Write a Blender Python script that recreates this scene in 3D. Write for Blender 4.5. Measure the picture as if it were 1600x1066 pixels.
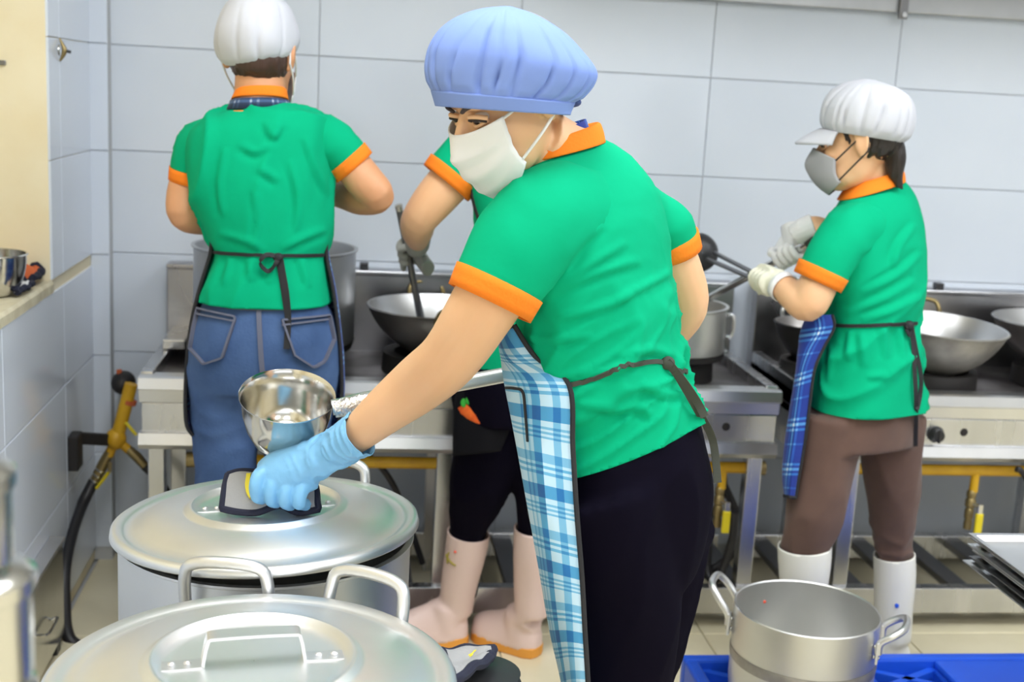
import bpy, bmesh, math, random
import numpy as np
from mathutils import Vector, Matrix, noise
from mathutils.bvhtree import BVHTree

random.seed(7)
S = bpy.context.scene
COL = S.collection
for o in list(bpy.data.objects):
    bpy.data.objects.remove(o)

# ------------------------------------------------------------------ camera
FPX, CAM_H = 1950.0, 1.496
PITCH, YAW, ROLL = [math.radians(a) for a in (11.34, 7.6, 3.08)]
_fw = np.array([math.sin(YAW)*math.cos(PITCH), math.cos(YAW)*math.cos(PITCH), -math.sin(PITCH)])
_r0 = np.array([math.cos(YAW), -math.sin(YAW), 0.0])
_u0 = np.cross(_r0, _fw)
_R = _r0*math.cos(ROLL) + _u0*math.sin(ROLL)
_U = -_r0*math.sin(ROLL) + _u0*math.cos(ROLL)
CAMP = np.array([0, 0, CAM_H])
cd = bpy.data.cameras.new('camera')
cam = bpy.data.objects.new('camera', cd)
COL.objects.link(cam)
cd.sensor_width = 36.0
cd.lens = FPX/1600*36.0
M = Matrix([[_R[0], _U[0], -_fw[0], 0], [_R[1], _U[1], -_fw[1], 0], [_R[2], _U[2], -_fw[2], CAM_H], [0, 0, 0, 1]])
cam.matrix_world = M
cd.dof.use_dof = True
cd.dof.focus_distance = 1.99
cd.dof.aperture_fstop = 4.8
cd.clip_start = 0.05
S.camera = cam

# ------------------------------------------------------------------ world, lights, exposure
w = bpy.data.worlds.new('daylight')
S.world = w
w.use_nodes = True
w.node_tree.nodes['Background'].inputs[0].default_value = (0.86, 0.93, 1.0, 1)
w.node_tree.nodes['Background'].inputs[1].default_value = 1.0
S.view_settings.view_transform = 'Standard'
S.view_settings.look = 'None'
S.view_settings.exposure = -0.12
S.view_settings.gamma = 1.0
S.view_settings.use_curve_mapping = False

def area_light(name, loc, rot, sx, sy, power, col=(1, 1, 1)):
    l = bpy.data.lights.new(name, 'AREA')
    l.shape = 'RECTANGLE'
    l.size, l.size_y, l.energy, l.color = sx, sy, power, col
    o = bpy.data.objects.new(name, l)
    o.location, o.rotation_euler = loc, rot
    COL.objects.link(o)
    return o
# added frontal fill light, set at a made-up window behind the camera
area_light('frontal_fill', (1.3, -2.88, 1.75), (math.radians(90), 0, 0), 3.6, 1.5, 20, (0.90, 0.95, 1.0))

# ------------------------------------------------------------------ pixel helpers
def ray(x, y):
    return _fw*FPX + _R*(x-800) - _U*(y-533)
def PW(x, y, Y):                        # the point seen at that pixel on the plane of depth Y
    v = ray(x, y)
    return v*(Y/v[1]) + CAMP
DEPTH = 0.8222                          # depths below were read on a 4.68 m scale; the wall stands at 3.847 m
def P(x, y, Y):
    return PW(x, y, Y*DEPTH)
def PZ(x, y, Z):
    v = ray(x, y)
    return v*((Z-CAM_H)/v[2]) + CAMP
def pxm(x, y, Y):                       # metres per pixel at that point
    p = P(x, y, Y)-CAMP
    return float(p @ _fw)/FPX
def nrm(v):
    v = np.asarray(v, float)
    return v/(np.linalg.norm(v)+1e-12)

# ------------------------------------------------------------------ materials
MATS = {}
def mat(name, col, rough=0.6, metal=0.0, noise_amt=0.0, noise_scale=20.0, bump=0.0, bump_scale=60.0, stretch=(1, 1, 1),
        col2=None, spec=0.5, sheen=0.0, sss=0.0, rough_var=0.0, coord='Object', rand=0.0, detail=4.0, ramp=(0.35, 0.65)):
    m = bpy.data.materials.new(name)
    m.use_nodes = True
    nt = m.node_tree
    b = nt.nodes['Principled BSDF']
    b.inputs['Base Color'].default_value = (*col, 1)
    b.inputs['Roughness'].default_value = rough
    b.inputs['Metallic'].default_value = metal
    b.inputs['Specular IOR Level'].default_value = spec
    if sheen:
        b.inputs['Sheen Weight'].default_value = sheen
        b.inputs['Sheen Roughness'].default_value = 0.6
    if sss:
        b.inputs['Subsurface Weight'].default_value = sss
        b.inputs['Subsurface Radius'].default_value = (0.012, 0.005, 0.003)
        b.inputs['Subsurface Scale'].default_value = 0.6
    tc = nt.nodes.new('ShaderNodeTexCoord')
    mp = nt.nodes.new('ShaderNodeMapping')
    mp.inputs['Scale'].default_value = stretch
    nt.links.new(tc.outputs[coord], mp.inputs['Vector'])
    if col2 is not None:
        n = nt.nodes.new('ShaderNodeTexNoise')
        n.inputs['Scale'].default_value = noise_scale
        n.inputs['Detail'].default_value = detail
        nt.links.new(mp.outputs[0], n.inputs['Vector'])
        r = nt.nodes.new('ShaderNodeValToRGB')
        r.color_ramp.elements[0].position, r.color_ramp.elements[1].position = ramp
        r.color_ramp.elements[0].color = (*col, 1)
        r.color_ramp.elements[1].color = (*col2, 1)
        nt.links.new(n.outputs['Fac'], r.inputs['Fac'])
        out = r.outputs['Color']
        nt.links.new(out, b.inputs['Base Color'])
        if rough_var:
            mr = nt.nodes.new('ShaderNodeMapRange')
            mr.inputs['To Min'].default_value = max(0.02, rough-rough_var)
            mr.inputs['To Max'].default_value = rough+rough_var
            nt.links.new(n.outputs['Fac'], mr.inputs['Value'])
            nt.links.new(mr.outputs[0], b.inputs['Roughness'])
    if rand:
        oi = nt.nodes.new('ShaderNodeObjectInfo')
        hs = nt.nodes.new('ShaderNodeHueSaturation')
        mr = nt.nodes.new('ShaderNodeMapRange')
        mr.inputs['To Min'].default_value = 1-rand
        mr.inputs['To Max'].default_value = 1+rand
        nt.links.new(oi.outputs['Random'], mr.inputs['Value'])
        nt.links.new(mr.outputs[0], hs.inputs['Value'])
        if b.inputs['Base Color'].is_linked:
            nt.links.new(b.inputs['Base Color'].links[0].from_socket, hs.inputs['Color'])
        else:
            hs.inputs['Color'].default_value = (*col, 1)
        nt.links.new(hs.outputs[0], b.inputs['Base Color'])
    if bump:
        n2 = nt.nodes.new('ShaderNodeTexNoise')
        n2.inputs['Scale'].default_value = bump_scale
        n2.inputs['Detail'].default_value = 3
        nt.links.new(mp.outputs[0], n2.inputs['Vector'])
        bp = nt.nodes.new('ShaderNodeBump')
        bp.inputs['Strength'].default_value = bump
        bp.inputs['Distance'].default_value = 0.004
        nt.links.new(n2.outputs['Fac'], bp.inputs['Height'])
        nt.links.new(bp.outputs[0], b.inputs['Normal'])
    MATS[name] = m
    return m

def plaid(name, us, vs, ramp, ku=1.0, kv=1.0, rough=0.85):
    """woven check: us / vs are lists of (position, value) steps of one repeat, ramp the thread colours"""
    m = bpy.data.materials.new(name)
    m.use_nodes = True
    nt = m.node_tree
    b = nt.nodes['Principled BSDF']
    b.inputs['Roughness'].default_value = rough
    b.inputs['Sheen Weight'].default_value = 0.1
    uv = nt.nodes.new('ShaderNodeUVMap')
    sp = nt.nodes.new('ShaderNodeSeparateXYZ')
    nt.links.new(uv.outputs[0], sp.inputs[0])
    outs = []
    for ch, k, steps in (('X', ku, us), ('Y', kv, vs)):
        mu = nt.nodes.new('ShaderNodeMath'); mu.operation = 'MULTIPLY'; mu.inputs[1].default_value = k
        fr = nt.nodes.new('ShaderNodeMath'); fr.operation = 'FRACT'
        nt.links.new(sp.outputs[ch], mu.inputs[0]); nt.links.new(mu.outputs[0], fr.inputs[0])
        r = nt.nodes.new('ShaderNodeValToRGB')
        r.color_ramp.interpolation = 'CONSTANT'
        els = r.color_ramp.elements
        while len(els) < len(steps):
            els.new(0.5)
        for e, (p, v) in zip(els, steps):
            e.position = p
            e.color = (v, v, v, 1)
        nt.links.new(fr.outputs[0], r.inputs[0])
        outs.append(r.outputs[0])
    ad = nt.nodes.new('ShaderNodeMath'); ad.operation = 'ADD'
    nt.links.new(outs[0], ad.inputs[0]); nt.links.new(outs[1], ad.inputs[1])
    hf = nt.nodes.new('ShaderNodeMath'); hf.operation = 'MULTIPLY'; hf.inputs[1].default_value = 0.5
    nt.links.new(ad.outputs[0], hf.inputs[0])
    rc = nt.nodes.new('ShaderNodeValToRGB')
    els = rc.color_ramp.elements
    while len(els) < len(ramp):
        els.new(0.5)
    for e, (p, c) in zip(els, ramp):
        e.position = p
        e.color = (*c, 1)
    nt.links.new(hf.outputs[0], rc.inputs[0])
    nt.links.new(rc.outputs[0], b.inputs['Base Color'])
    MATS[name] = m

mat('tile_wall', (0.63, 0.685, 0.775), 0.16, rand=0.025, col2=(0.67, 0.72, 0.805), noise_scale=2.5)
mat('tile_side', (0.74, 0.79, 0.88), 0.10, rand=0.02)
mat('grout', (0.50, 0.51, 0.52), 0.85)
mat('cream_paint', (0.80, 0.70, 0.48), 0.7, col2=(0.84, 0.76, 0.56), noise_scale=6, bump=0.1)
mat('sill_stone', (0.74, 0.68, 0.50), 0.55, col2=(0.62, 0.55, 0.38), noise_scale=22, bump=0.3)
mat('tile_floor', (0.80, 0.73, 0.53), 0.22, col2=(0.73, 0.66, 0.46), noise_scale=4, rand=0.03)
mat('white_paint', (0.80, 0.81, 0.82), 0.6)
mat('grey_paint', (0.50, 0.51, 0.53), 0.6)
mat('ceiling_paint', (0.82, 0.82, 0.81), 0.8)
mat('stainless', (0.60, 0.605, 0.62), 0.27, 1.0, col2=(0.70, 0.70, 0.715), noise_scale=3, rough_var=0.06, stretch=(5, 5, 0.7))
mat('stainless_bright', (0.74, 0.74, 0.75), 0.33, 1.0, col2=(0.80, 0.80, 0.81), noise_scale=5, rough_var=0.08)
mat('steel_polished', (0.74, 0.73, 0.71), 0.16, 1.0, col2=(0.66, 0.65, 0.62), noise_scale=9, rough_var=0.05)
mat('soot_steel', (0.10, 0.085, 0.085), 0.42, 0.8, col2=(0.36, 0.34, 0.34), noise_scale=6, rough_var=0.12, ramp=(0.42, 0.72))
mat('splash_steel', (0.36, 0.35, 0.36), 0.30, 1.0, col2=(0.52, 0.52, 0.54), noise_scale=3.2, rough_var=0.1, ramp=(0.4, 0.6))
mat('aluminium', (0.76, 0.77, 0.79), 0.42, 1.0, col2=(0.83, 0.835, 0.85), noise_scale=4, rough_var=0.08, bump=0.02, bump_scale=40)
mat('aluminium_lid', (0.90, 0.905, 0.915), 0.42, 1.0, col2=(0.84, 0.855, 0.86), noise_scale=5, rough_var=0.07, bump=0.05, bump_scale=9)
mat('aluminium_old', (0.66, 0.66, 0.65), 0.42, 0.95, col2=(0.76, 0.755, 0.73), noise_scale=5, rough_var=0.1)
mat('pot_stain', (0.36, 0.34, 0.31), 0.5, 0.8, col2=(0.48, 0.46, 0.42), noise_scale=18)
mat('pot_grey', (0.42, 0.43, 0.45), 0.40, 0.85, col2=(0.50, 0.51, 0.53), noise_scale=5)
mat('wok_iron', (0.26, 0.245, 0.24), 0.38, 0.9, col2=(0.42, 0.40, 0.39), noise_scale=5, rough_var=0.1)
mat('wok_inside', (0.56, 0.56, 0.57), 0.34, 0.9, col2=(0.68, 0.68, 0.69), noise_scale=4, rough_var=0.08)
mat('black_iron', (0.025, 0.022, 0.022), 0.55, 0.3)
mat('dark_steel', (0.06, 0.06, 0.065), 0.4, 0.6)
mat('grey_steel', (0.22, 0.22, 0.23), 0.35, 0.9)
mat('gas_yellow', (0.72, 0.42, 0.015), 0.42, col2=(0.60, 0.32, 0.01), noise_scale=12)
mat('lever_yellow', (0.82, 0.66, 0.02), 0.4)
mat('brass', (0.34, 0.26, 0.12), 0.4, 0.8)
mat('rubber_black', (0.018, 0.017, 0.02), 0.45)
mat('plastic_black', (0.02, 0.02, 0.022), 0.35)
mat('plastic_blue', (0.010, 0.085, 0.62), 0.4, col2=(0.012, 0.10, 0.70), noise_scale=5)
mat('foil', (0.82, 0.82, 0.83), 0.28, 1.0, bump=1.0, bump_scale=120)
# people
mat('skin', (0.80, 0.47, 0.265), 0.5, sss=0.12, col2=(0.83, 0.505, 0.30), noise_scale=9)
mat('skin_tan', (0.62, 0.30, 0.155), 0.5, sss=0.12, col2=(0.68, 0.345, 0.185), noise_scale=9)
mat('hair', (0.018, 0.013, 0.012), 0.38, bump=0.6, bump_scale=80, stretch=(3, 3, 0.5))
mat('hair_brown', (0.05, 0.022, 0.014), 0.4, bump=0.6, bump_scale=80, stretch=(3, 3, 0.5))
mat('jersey_green', (0.001, 0.375, 0.185), 0.9, spec=0.12, bump=0.35, bump_scale=16, col2=(0.001, 0.41, 0.205), noise_scale=5)
mat('orange_knit', (0.92, 0.235, 0.018), 0.85, spec=0.25, bump=0.2, bump_scale=200)
mat('cap_blue', (0.21, 0.31, 0.69), 0.85, spec=0.2, bump=0.2, bump_scale=40)
mat('cap_blue_shade', (0.05, 0.08, 0.25), 0.8)  # darkened cap blue, a fold's shade put into the colour
mat('cap_white', (0.58, 0.595, 0.66), 0.85, spec=0.25, bump=0.25, bump_scale=30)
mat('mask_white', (0.78, 0.785, 0.81), 0.75, bump=0.1, bump_scale=50)
mat('mask_grey', (0.34, 0.345, 0.37), 0.75, bump=0.1, bump_scale=60)
mat('glove_blue', (0.22, 0.52, 0.84), 0.42, sss=0.05, bump=0.35, bump_scale=55, stretch=(1, 1, 1))
mat('glove_white', (0.84, 0.85, 0.87), 0.85, bump=0.3, bump_scale=120)
mat('glove_cream', (0.78, 0.77, 0.64), 0.85, bump=0.3, bump_scale=120)
mat('glove_grey', (0.40, 0.41, 0.38), 0.85, bump=0.3, bump_scale=120)
mat('denim', (0.028, 0.070, 0.19), 0.85, col2=(0.078, 0.15, 0.34), noise_scale=7, bump=0.25, bump_scale=160, ramp=(0.3, 0.75), detail=6)
mat('denim_stitch', (0.12, 0.13, 0.19), 0.8)
mat('trousers_black', (0.003, 0.002, 0.008), 0.9, spec=0.08, bump=0.2, bump_scale=12)
mat('trousers_brown', (0.105, 0.056, 0.043), 0.85, sheen=0.1, bump=0.2, bump_scale=12, col2=(0.125, 0.068, 0.052), noise_scale=14)
mat('binding_black', (0.016, 0.016, 0.02), 0.75)
mat('tie_olive', (0.045, 0.05, 0.04), 0.75)
mat('apron_black', (0.004, 0.004, 0.007), 0.85, spec=0.2)
mat('boot_pink', (0.78, 0.585, 0.53), 0.42)
mat('boot_white', (0.82, 0.81, 0.755), 0.42)
mat('sole_orange', (0.80, 0.34, 0.05), 0.55)
mat('print_red', (0.85, 0.11, 0.06), 0.6)
mat('print_orange', (0.92, 0.17, 0.02), 0.75, col2=(0.80, 0.10, 0.01), noise_scale=60)
mat('print_green', (0.03, 0.36, 0.03), 0.75)
mat('print_olive', (0.36, 0.30, 0.05), 0.7)
mat('cloth_grey', (0.34, 0.34, 0.35), 0.9, bump=0.4, bump_scale=140)
mat('cloth_navy', (0.012, 0.014, 0.035), 0.85)
mat('cloth_yellow', (0.85, 0.70, 0.05), 0.8)
mat('cloth_rust', (0.55, 0.12, 0.04), 0.8)
mat('eye_white', (0.75, 0.70, 0.66), 0.3)
mat('eye_dark', (0.012, 0.008, 0.006), 0.2)
mat('brow', (0.06, 0.045, 0.05), 0.8)
mat('lash', (0.02, 0.012, 0.01), 0.6)
mat('added_window_frame', (0.7, 0.7, 0.7), 0.4)
# ------------------------------------------------------------------ mesh helpers
OFF = {}
class MB:
    def __init__(s):
        s.v, s.f, s.uv, s.n = [], [], [], 0
    def add(s, verts, faces, uv=None):
        verts = np.asarray(verts, float).reshape(-1, 3)
        s.v.append(verts)
        s.f += [tuple(int(i)+s.n for i in f) for f in faces]
        s.uv.append(np.zeros((len(verts), 2)) if uv is None else np.asarray(uv, float))
        s.n += len(verts)
        return s
    @property
    def V(s):
        return np.concatenate(s.v) if s.v else np.zeros((0, 3))
    def setV(s, V):
        s.v = [np.asarray(V, float)]
        s.uv = [np.concatenate(s.uv)]
        return s
    def box(s, a, b):
        x0, y0, z0 = a
        x1, y1, z1 = b
        v = [(x0, y0, z0), (x1, y0, z0), (x1, y1, z0), (x0, y1, z0), (x0, y0, z1), (x1, y0, z1), (x1, y1, z1), (x0, y1, z1)]
        return s.add(v, [(0, 3, 2, 1), (4, 5, 6, 7), (0, 1, 5, 4), (1, 2, 6, 5), (2, 3, 7, 6), (3, 0, 4, 7)])
    def obox(s, c, ax, ay, az):
        """oriented box: centre and three half-axis vectors"""
        c, ax, ay, az = [np.asarray(q, float) for q in (c, ax, ay, az)]
        v = [c+i*ax+j*ay+k*az for k in (-1, 1) for (i, j) in ((-1, -1), (1, -1), (1, 1), (-1, 1))]
        return s.add(v, [(0, 3, 2, 1), (4, 5, 6, 7), (0, 1, 5, 4), (1, 2, 6, 5), (2, 3, 7, 6), (3, 0, 4, 7)])
    def loft(s, rings, cap0=True, cap1=True, closed=True, uv=None):
        rings = np.asarray(rings, float)
        n, m = rings.shape[:2]
        f = []
        mm = m if closed else m-1
        for i in range(n-1):
            for j in range(mm):
                k = (j+1) % m
                f.append((i*m+j, i*m+k, (i+1)*m+k, (i+1)*m+j))
        v = rings.reshape(-1, 3)
        extra = []
        if cap0 and closed:
            c = len(v)+len(extra); extra.append(rings[0].mean(0))
            f += [(c, (j+1) % m, j) for j in range(m)]
        if cap1 and closed:
            c = len(v)+len(extra); extra.append(rings[-1].mean(0))
            f += [(c, (n-1)*m+j, (n-1)*m+(j+1) % m) for j in range(m)]
        if extra:
            v = np.concatenate([v, np.array(extra)])
        u = None
        if uv is not None:
            u = np.zeros((len(v), 2)); u[:n*m] = np.asarray(uv, float).reshape(-1, 2)
        return s.add(v, f, u)
    def tube(s, path, r, n=14, cap=True, closed_path=False, flat=1.0, up=None, sub=1):
        path = np.asarray(path, float)
        r = np.full(len(path), r, float) if np.isscalar(r) else np.asarray(r, float)
        if sub > 1:
            path, r = smooth_path(path, r, sub)
        t = np.gradient(path, axis=0)
        t /= np.linalg.norm(t, axis=1)[:, None]+1e-12
        a = np.array(up, float) if up is not None else (np.array([0, 0, 1.0]) if abs(t[0][2]) < 0.9 else np.array([1.0, 0, 0]))
        u = nrm(a - t[0]*(a @ t[0]))
        rings = []
        ang = np.linspace(0, 2*np.pi, n, endpoint=False)
        for i in range(len(path)):
            u = nrm(u - t[i]*(u @ t[i]))
            b = np.cross(t[i], u)
            rings.append(path[i] + r[i]*(np.cos(ang)[:, None]*u*flat + np.sin(ang)[:, None]*b))
        return s.loft(rings, cap, cap)
    def ell(s, c, ax, n=18, m=12):
        """ellipsoid: centre, 3 axis vectors (with length)"""
        c = np.asarray(c, float)
        ax = [np.asarray(a, float) for a in ax]
        th = np.linspace(0, np.pi, m+2)[1:-1]
        ang = np.linspace(0, 2*np.pi, n, endpoint=False)
        rings = [c + ax[2]*math.cos(t) + math.sin(t)*(np.cos(ang)[:, None]*ax[0] + np.sin(ang)[:, None]*ax[1]) for t in th]
        s.loft(rings, False, False)
        base = s.n - n*len(th)
        top, bot = s.n, s.n+1
        s.add([c+ax[2], c-ax[2]], [])
        s.f += [(top, base+j, base+(j+1) % n) for j in range(n)]
        e = base+n*(len(th)-1)
        s.f += [(bot, e+(j+1) % n, e+j) for j in range(n)]
        return s
    def rev(s, prof, c, n=48, ax=None, cap0=False, cap1=False, wob=None):
        """surface of revolution: prof = [(r, h)...] around axis ax at c"""
        c = np.asarray(c, float)
        if ax is None:
            e1, e2, e3 = np.eye(3)
        else:
            e3 = nrm(ax)
            e1 = nrm(np.cross([0, 1, 0] if abs(e3[1]) < 0.9 else [0, 0, 1], e3)); e2 = np.cross(e3, e1)
        ang = np.linspace(0, 2*np.pi, n, endpoint=False)
        rings = []
        for (r, h) in prof:
            rings.append(c + e3*h + max(r, 1e-4)*(np.cos(ang)[:, None]*e1 + np.sin(ang)[:, None]*e2))
        return s.loft(rings, cap0, cap1)
    def grid(s, G, uv=None):
        G = np.asarray(G, float)
        n, m = G.shape[:2]
        if uv is None:
            uu, vv = np.meshgrid(np.linspace(0, 1, m), np.linspace(0, 1, n))
            uv = np.stack([uu, vv], -1)
        return s.loft(G, False, False, closed=False, uv=uv)
    def build(s, name, m, parent=None, smooth=True, base=None, sharp=42, solid=0, bevel=0, sub=0):
        V = s.V
        if parent is not None:
            off = OFF[parent.name]
        else:
            off = np.array(base, float) if base is not None else np.array([(V[:, 0].min()+V[:, 0].max())/2, (V[:, 1].min()+V[:, 1].max())/2, V[:, 2].min()])
        me = bpy.data.meshes.new(name)
        me.from_pydata((V-off).tolist(), [], s.f)
        uvs = np.concatenate(s.uv)
        if np.abs(uvs).max() > 0:
            ul = me.uv_layers.new(name='UVMap')
            li = np.empty(len(me.loops), dtype=np.int32)
            me.loops.foreach_get('vertex_index', li)
            ul.data.foreach_set('uv', uvs[li].astype(np.float32).ravel())
        bm = bmesh.new(); bm.from_mesh(me)
        bmesh.ops.recalc_face_normals(bm, faces=bm.faces)
        bm.to_mesh(me); bm.free()
        if smooth:
            me.polygons.foreach_set('use_smooth', [True]*len(me.polygons))
            if sharp:
                me.set_sharp_from_angle(angle=math.radians(sharp))
        me.materials.append(MATS[m])
        o = bpy.data.objects.new(name, me)
        COL.objects.link(o)
        if parent is not None:
            o.parent = parent
        else:
            o.location = off
        OFF[o.name] = off
        if bevel:
            b = o.modifiers.new('bevel', 'BEVEL'); b.width = bevel; b.segments = 2; b.limit_method = 'ANGLE'; b.angle_limit = math.radians(50)
        if sub:
            b = o.modifiers.new('sub', 'SUBSURF'); b.levels = sub; b.render_levels = sub
        if solid:
            b = o.modifiers.new('solid', 'SOLIDIFY'); b.thickness = solid; b.offset = 0
        return o
    def bvh(s):
        return BVHTree.FromPolygons([Vector(v) for v in s.V], s.f)

def smooth_path(path, r, sub):
    n = len(path)
    q, rr = [], []
    for i in range(n-1):
        p0, p1, p2, p3 = path[max(i-1, 0)], path[i], path[i+1], path[min(i+2, n-1)]
        r0, r1, r2, r3 = r[max(i-1, 0)], r[i], r[i+1], r[min(i+2, n-1)]
        for k in range(sub):
            t = k/sub
            f = lambda a, b, c, d: 0.5*((2*b)+(c-a)*t+(2*a-5*b+4*c-d)*t*t+(-a+3*b-3*c+d)*t**3)
            q.append(f(p0, p1, p2, p3)); rr.append(f(r0, r1, r2, r3))
    q.append(path[-1]); rr.append(r[-1])
    return np.array(q), np.array(rr)

def thing(name, label, cat, loc, group=None):
    o = bpy.data.objects.new(name, None)
    o.empty_display_size = 0.05
    COL.objects.link(o)
    o.location = loc
    OFF[o.name] = np.array(loc, float)
    o['label'], o['category'] = label, cat
    if group:
        o['group'] = group
    return o
def tag(o, label, cat, group=None):
    o['label'], o['category'] = label, cat
    if group:
        o['group'] = group
    return o
def struct(o):
    o['kind'] = 'structure'
    return o

def remesh(mb, voxel, it=4, fac=0.5):
    me = bpy.data.meshes.new('tmp')
    me.from_pydata(mb.V.tolist(), [], mb.f)
    o = bpy.data.objects.new('tmp', me)
    COL.objects.link(o)
    m = o.modifiers.new('r', 'REMESH'); m.mode = 'VOXEL'; m.voxel_size = voxel
    if it:
        m2 = o.modifiers.new('s', 'SMOOTH'); m2.factor = fac; m2.iterations = it
    dg = bpy.context.evaluated_depsgraph_get()
    ev = o.evaluated_get(dg)
    e = ev.to_mesh()
    V = np.empty(len(e.vertices)*3); e.vertices.foreach_get('co', V)
    F = [tuple(p.vertices) for p in e.polygons]
    ev.to_mesh_clear()
    bpy.data.objects.remove(o); bpy.data.meshes.remove(me)
    return MB().add(V.reshape(-1, 3), F)

def normals(mb):
    V = mb.V
    F4 = np.array([f if len(f) == 4 else (f[0], f[1], f[2], f[2]) for f in mb.f])
    fn = np.cross(V[F4[:, 2]]-V[F4[:, 0]], V[F4[:, 3]]-V[F4[:, 1]])
    tri = F4[:, 2] == F4[:, 3]
    if tri.any():
        fn[tri] = np.cross(V[F4[tri, 1]]-V[F4[tri, 0]], V[F4[tri, 2]]-V[F4[tri, 0]])
    N = np.zeros_like(V)
    for k in range(4):
        np.add.at(N, F4[:, k], fn)
    return N/(np.linalg.norm(N, axis=1)[:, None]+1e-12)

def folds(mb, amp, along, freq=18.0, stretch=0.22, seed=0.0, mask=None, sharp=2.0):
    """cloth wrinkles: ridged noise drawn out in the direction `along`"""
    V, N = mb.V, normals(mb)
    a = nrm(along)
    b = nrm(np.cross(a, [0.3, 0.9, 0.1])); c = np.cross(a, b)
    q = np.stack([(V @ a)*freq*stretch, (V @ b)*freq, (V @ c)*freq], 1)+seed
    val = np.array([noise.noise(Vector(p)) for p in q])
    rid = (1-np.minimum(1, np.abs(val)*sharp))**2
    d = amp*(rid-0.25)
    if mask is not None:
        d = d*mask(V)
    # keep orientation outward
    cen = V.mean(0)
    if ((V-cen)*N).sum() < 0:
        N = -N
    return mb.setV(V+N*d[:, None])

def fold_lines(mb, lines, w=7.0, amp=0.006):
    """single cloth creases: a ridge with a groove beside it along each path (given by where it starts and ends on the cloth)"""
    V, N = mb.V, normals(mb)
    if ((V-V.mean(0))*N).sum() < 0:
        N = -N
    D = V-CAMP
    dep = D @ _fw
    X, Yp = 800+FPX*(D @ _R)/dep, 533-FPX*(D @ _U)/dep
    front = np.clip(-(N*D).sum(1)/np.linalg.norm(D, axis=1)*3, 0, 1)
    tot = np.zeros(len(V))
    for ln in lines:
        q, _ = smooth_path(np.array(ln, float), np.zeros(len(ln)), 8)
        best = np.full(len(V), 1e9); sg = np.zeros(len(V)); tt = np.zeros(len(V))
        for i in range(len(q)-1):
            a, b = q[i], q[i+1]
            ab = b-a; L2 = ab @ ab+1e-9
            t = np.clip(((X-a[0])*ab[0]+(Yp-a[1])*ab[1])/L2, 0, 1)
            dx, dy = X-(a[0]+t*ab[0]), Yp-(a[1]+t*ab[1])
            d = np.hypot(dx, dy)
            k = d < best
            best[k] = d[k]; sg[k] = np.sign(ab[0]*dy-ab[1]*dx)[k]; tt[k] = ((i+t)/(len(q)-1))[k]
        s = best*np.where(sg == 0, 1, sg)
        tap = np.sin(np.clip(tt, 0.0, 1)*math.pi)**0.5
        tot += tap*(np.exp(-(s/w)**2)-0.8*np.exp(-((s-1.7*w)/w)**2))*np.where(best < 5*w, 1, 0)
    return mb.setV(V+N*(tot*amp*front)[:, None])

def trim(mb, co, no, cen, rad):
    """cut away what lies beyond the plane (on the `no` side) within rad of cen"""
    bm = bmesh.new()
    vs = [bm.verts.new(v) for v in mb.V]
    bm.verts.ensure_lookup_table()
    for f in mb.f:
        try:
            bm.faces.new([vs[i] for i in f])
        except ValueError:
            pass
    c = Vector(cen)
    near = {v for v in bm.verts if (v.co-c).length < rad}
    fs = [f for f in bm.faces if all(v in near for v in f.verts)]
    es = list({e for f in fs for e in f.edges}); vv = list({v for f in fs for v in f.verts})
    bmesh.ops.bisect_plane(bm, geom=fs+es+vv, plane_co=Vector(co), plane_no=Vector(no), clear_outer=True, dist=1e-5)
    bm.verts.index_update()
    out = MB().add([v.co[:] for v in bm.verts], [tuple(v.index for v in f.verts) for f in bm.faces])
    bm.free()
    return out

def section(xl, yl, xr, yr, Y, t, shear=0.0, n=36, pw=2.3, dt=None):
    """closed ring whose left / right silhouette points are those pixels at depth Y, half depth t metres"""
    L, R_ = P(xl, yl, Y), P(xr, yr, Y)
    c = (L+R_)/2
    a = (R_-L)/2
    dv = nrm(c-CAMP)
    dv = dv - nrm(a)*(dv @ nrm(a)); dv[2] *= 0.4
    dv = nrm(dv)
    if dt is not None:
        dv = nrm(dv+np.array(dt))
    ang = np.linspace(0, 2*np.pi, n, endpoint=False)
    cs, sn = np.cos(ang), np.sin(ang)
    e = 2.0/pw
    ca, sa = np.sign(cs)*np.abs(cs)**e, np.sign(sn)*np.abs(sn)**e
    return c + ca[:, None]*a + (sa*t)[:, None]*dv + (ca*shear)[:, None]*dv
def resample(rings, k):
    rings = np.asarray(rings)
    n = len(rings)
    out, _ = smooth_path(rings.reshape(n, -1), np.zeros(n), k)
    return out.reshape(len(out), *rings.shape[1:])
def pxloft(secs, n=36, k=3, pw=2.3, cap=True, mb=None):
    rings = resample([section(*q, n=n, pw=pw) for q in secs], k)
    mb = mb or MB()
    return mb.loft(rings, cap, cap)
def shrink(rings, f):
    return [r.mean(0)+(r-r.mean(0))*f for r in rings]
def pxtube(pts, mb=None, n=18, sub=4, **k):
    """pts: (x, y, Y, radius in metres)"""
    mb = mb or MB()
    mb.tube([P(a, b, c) for a, b, c, _ in pts], [q[3] for q in pts], n=n, sub=sub, **k)
    return mb
def hit(bvh, x, y, off=0.0, near=0.0):
    d = nrm(ray(x, y))
    loc, no, i, dist = bvh.ray_cast(Vector(CAMP+d*near), Vector(d))
    if loc is None:
        return None
    no = np.array(no)
    if no @ d > 0:
        no = -no
    return np.array(loc)+no*off, no
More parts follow.
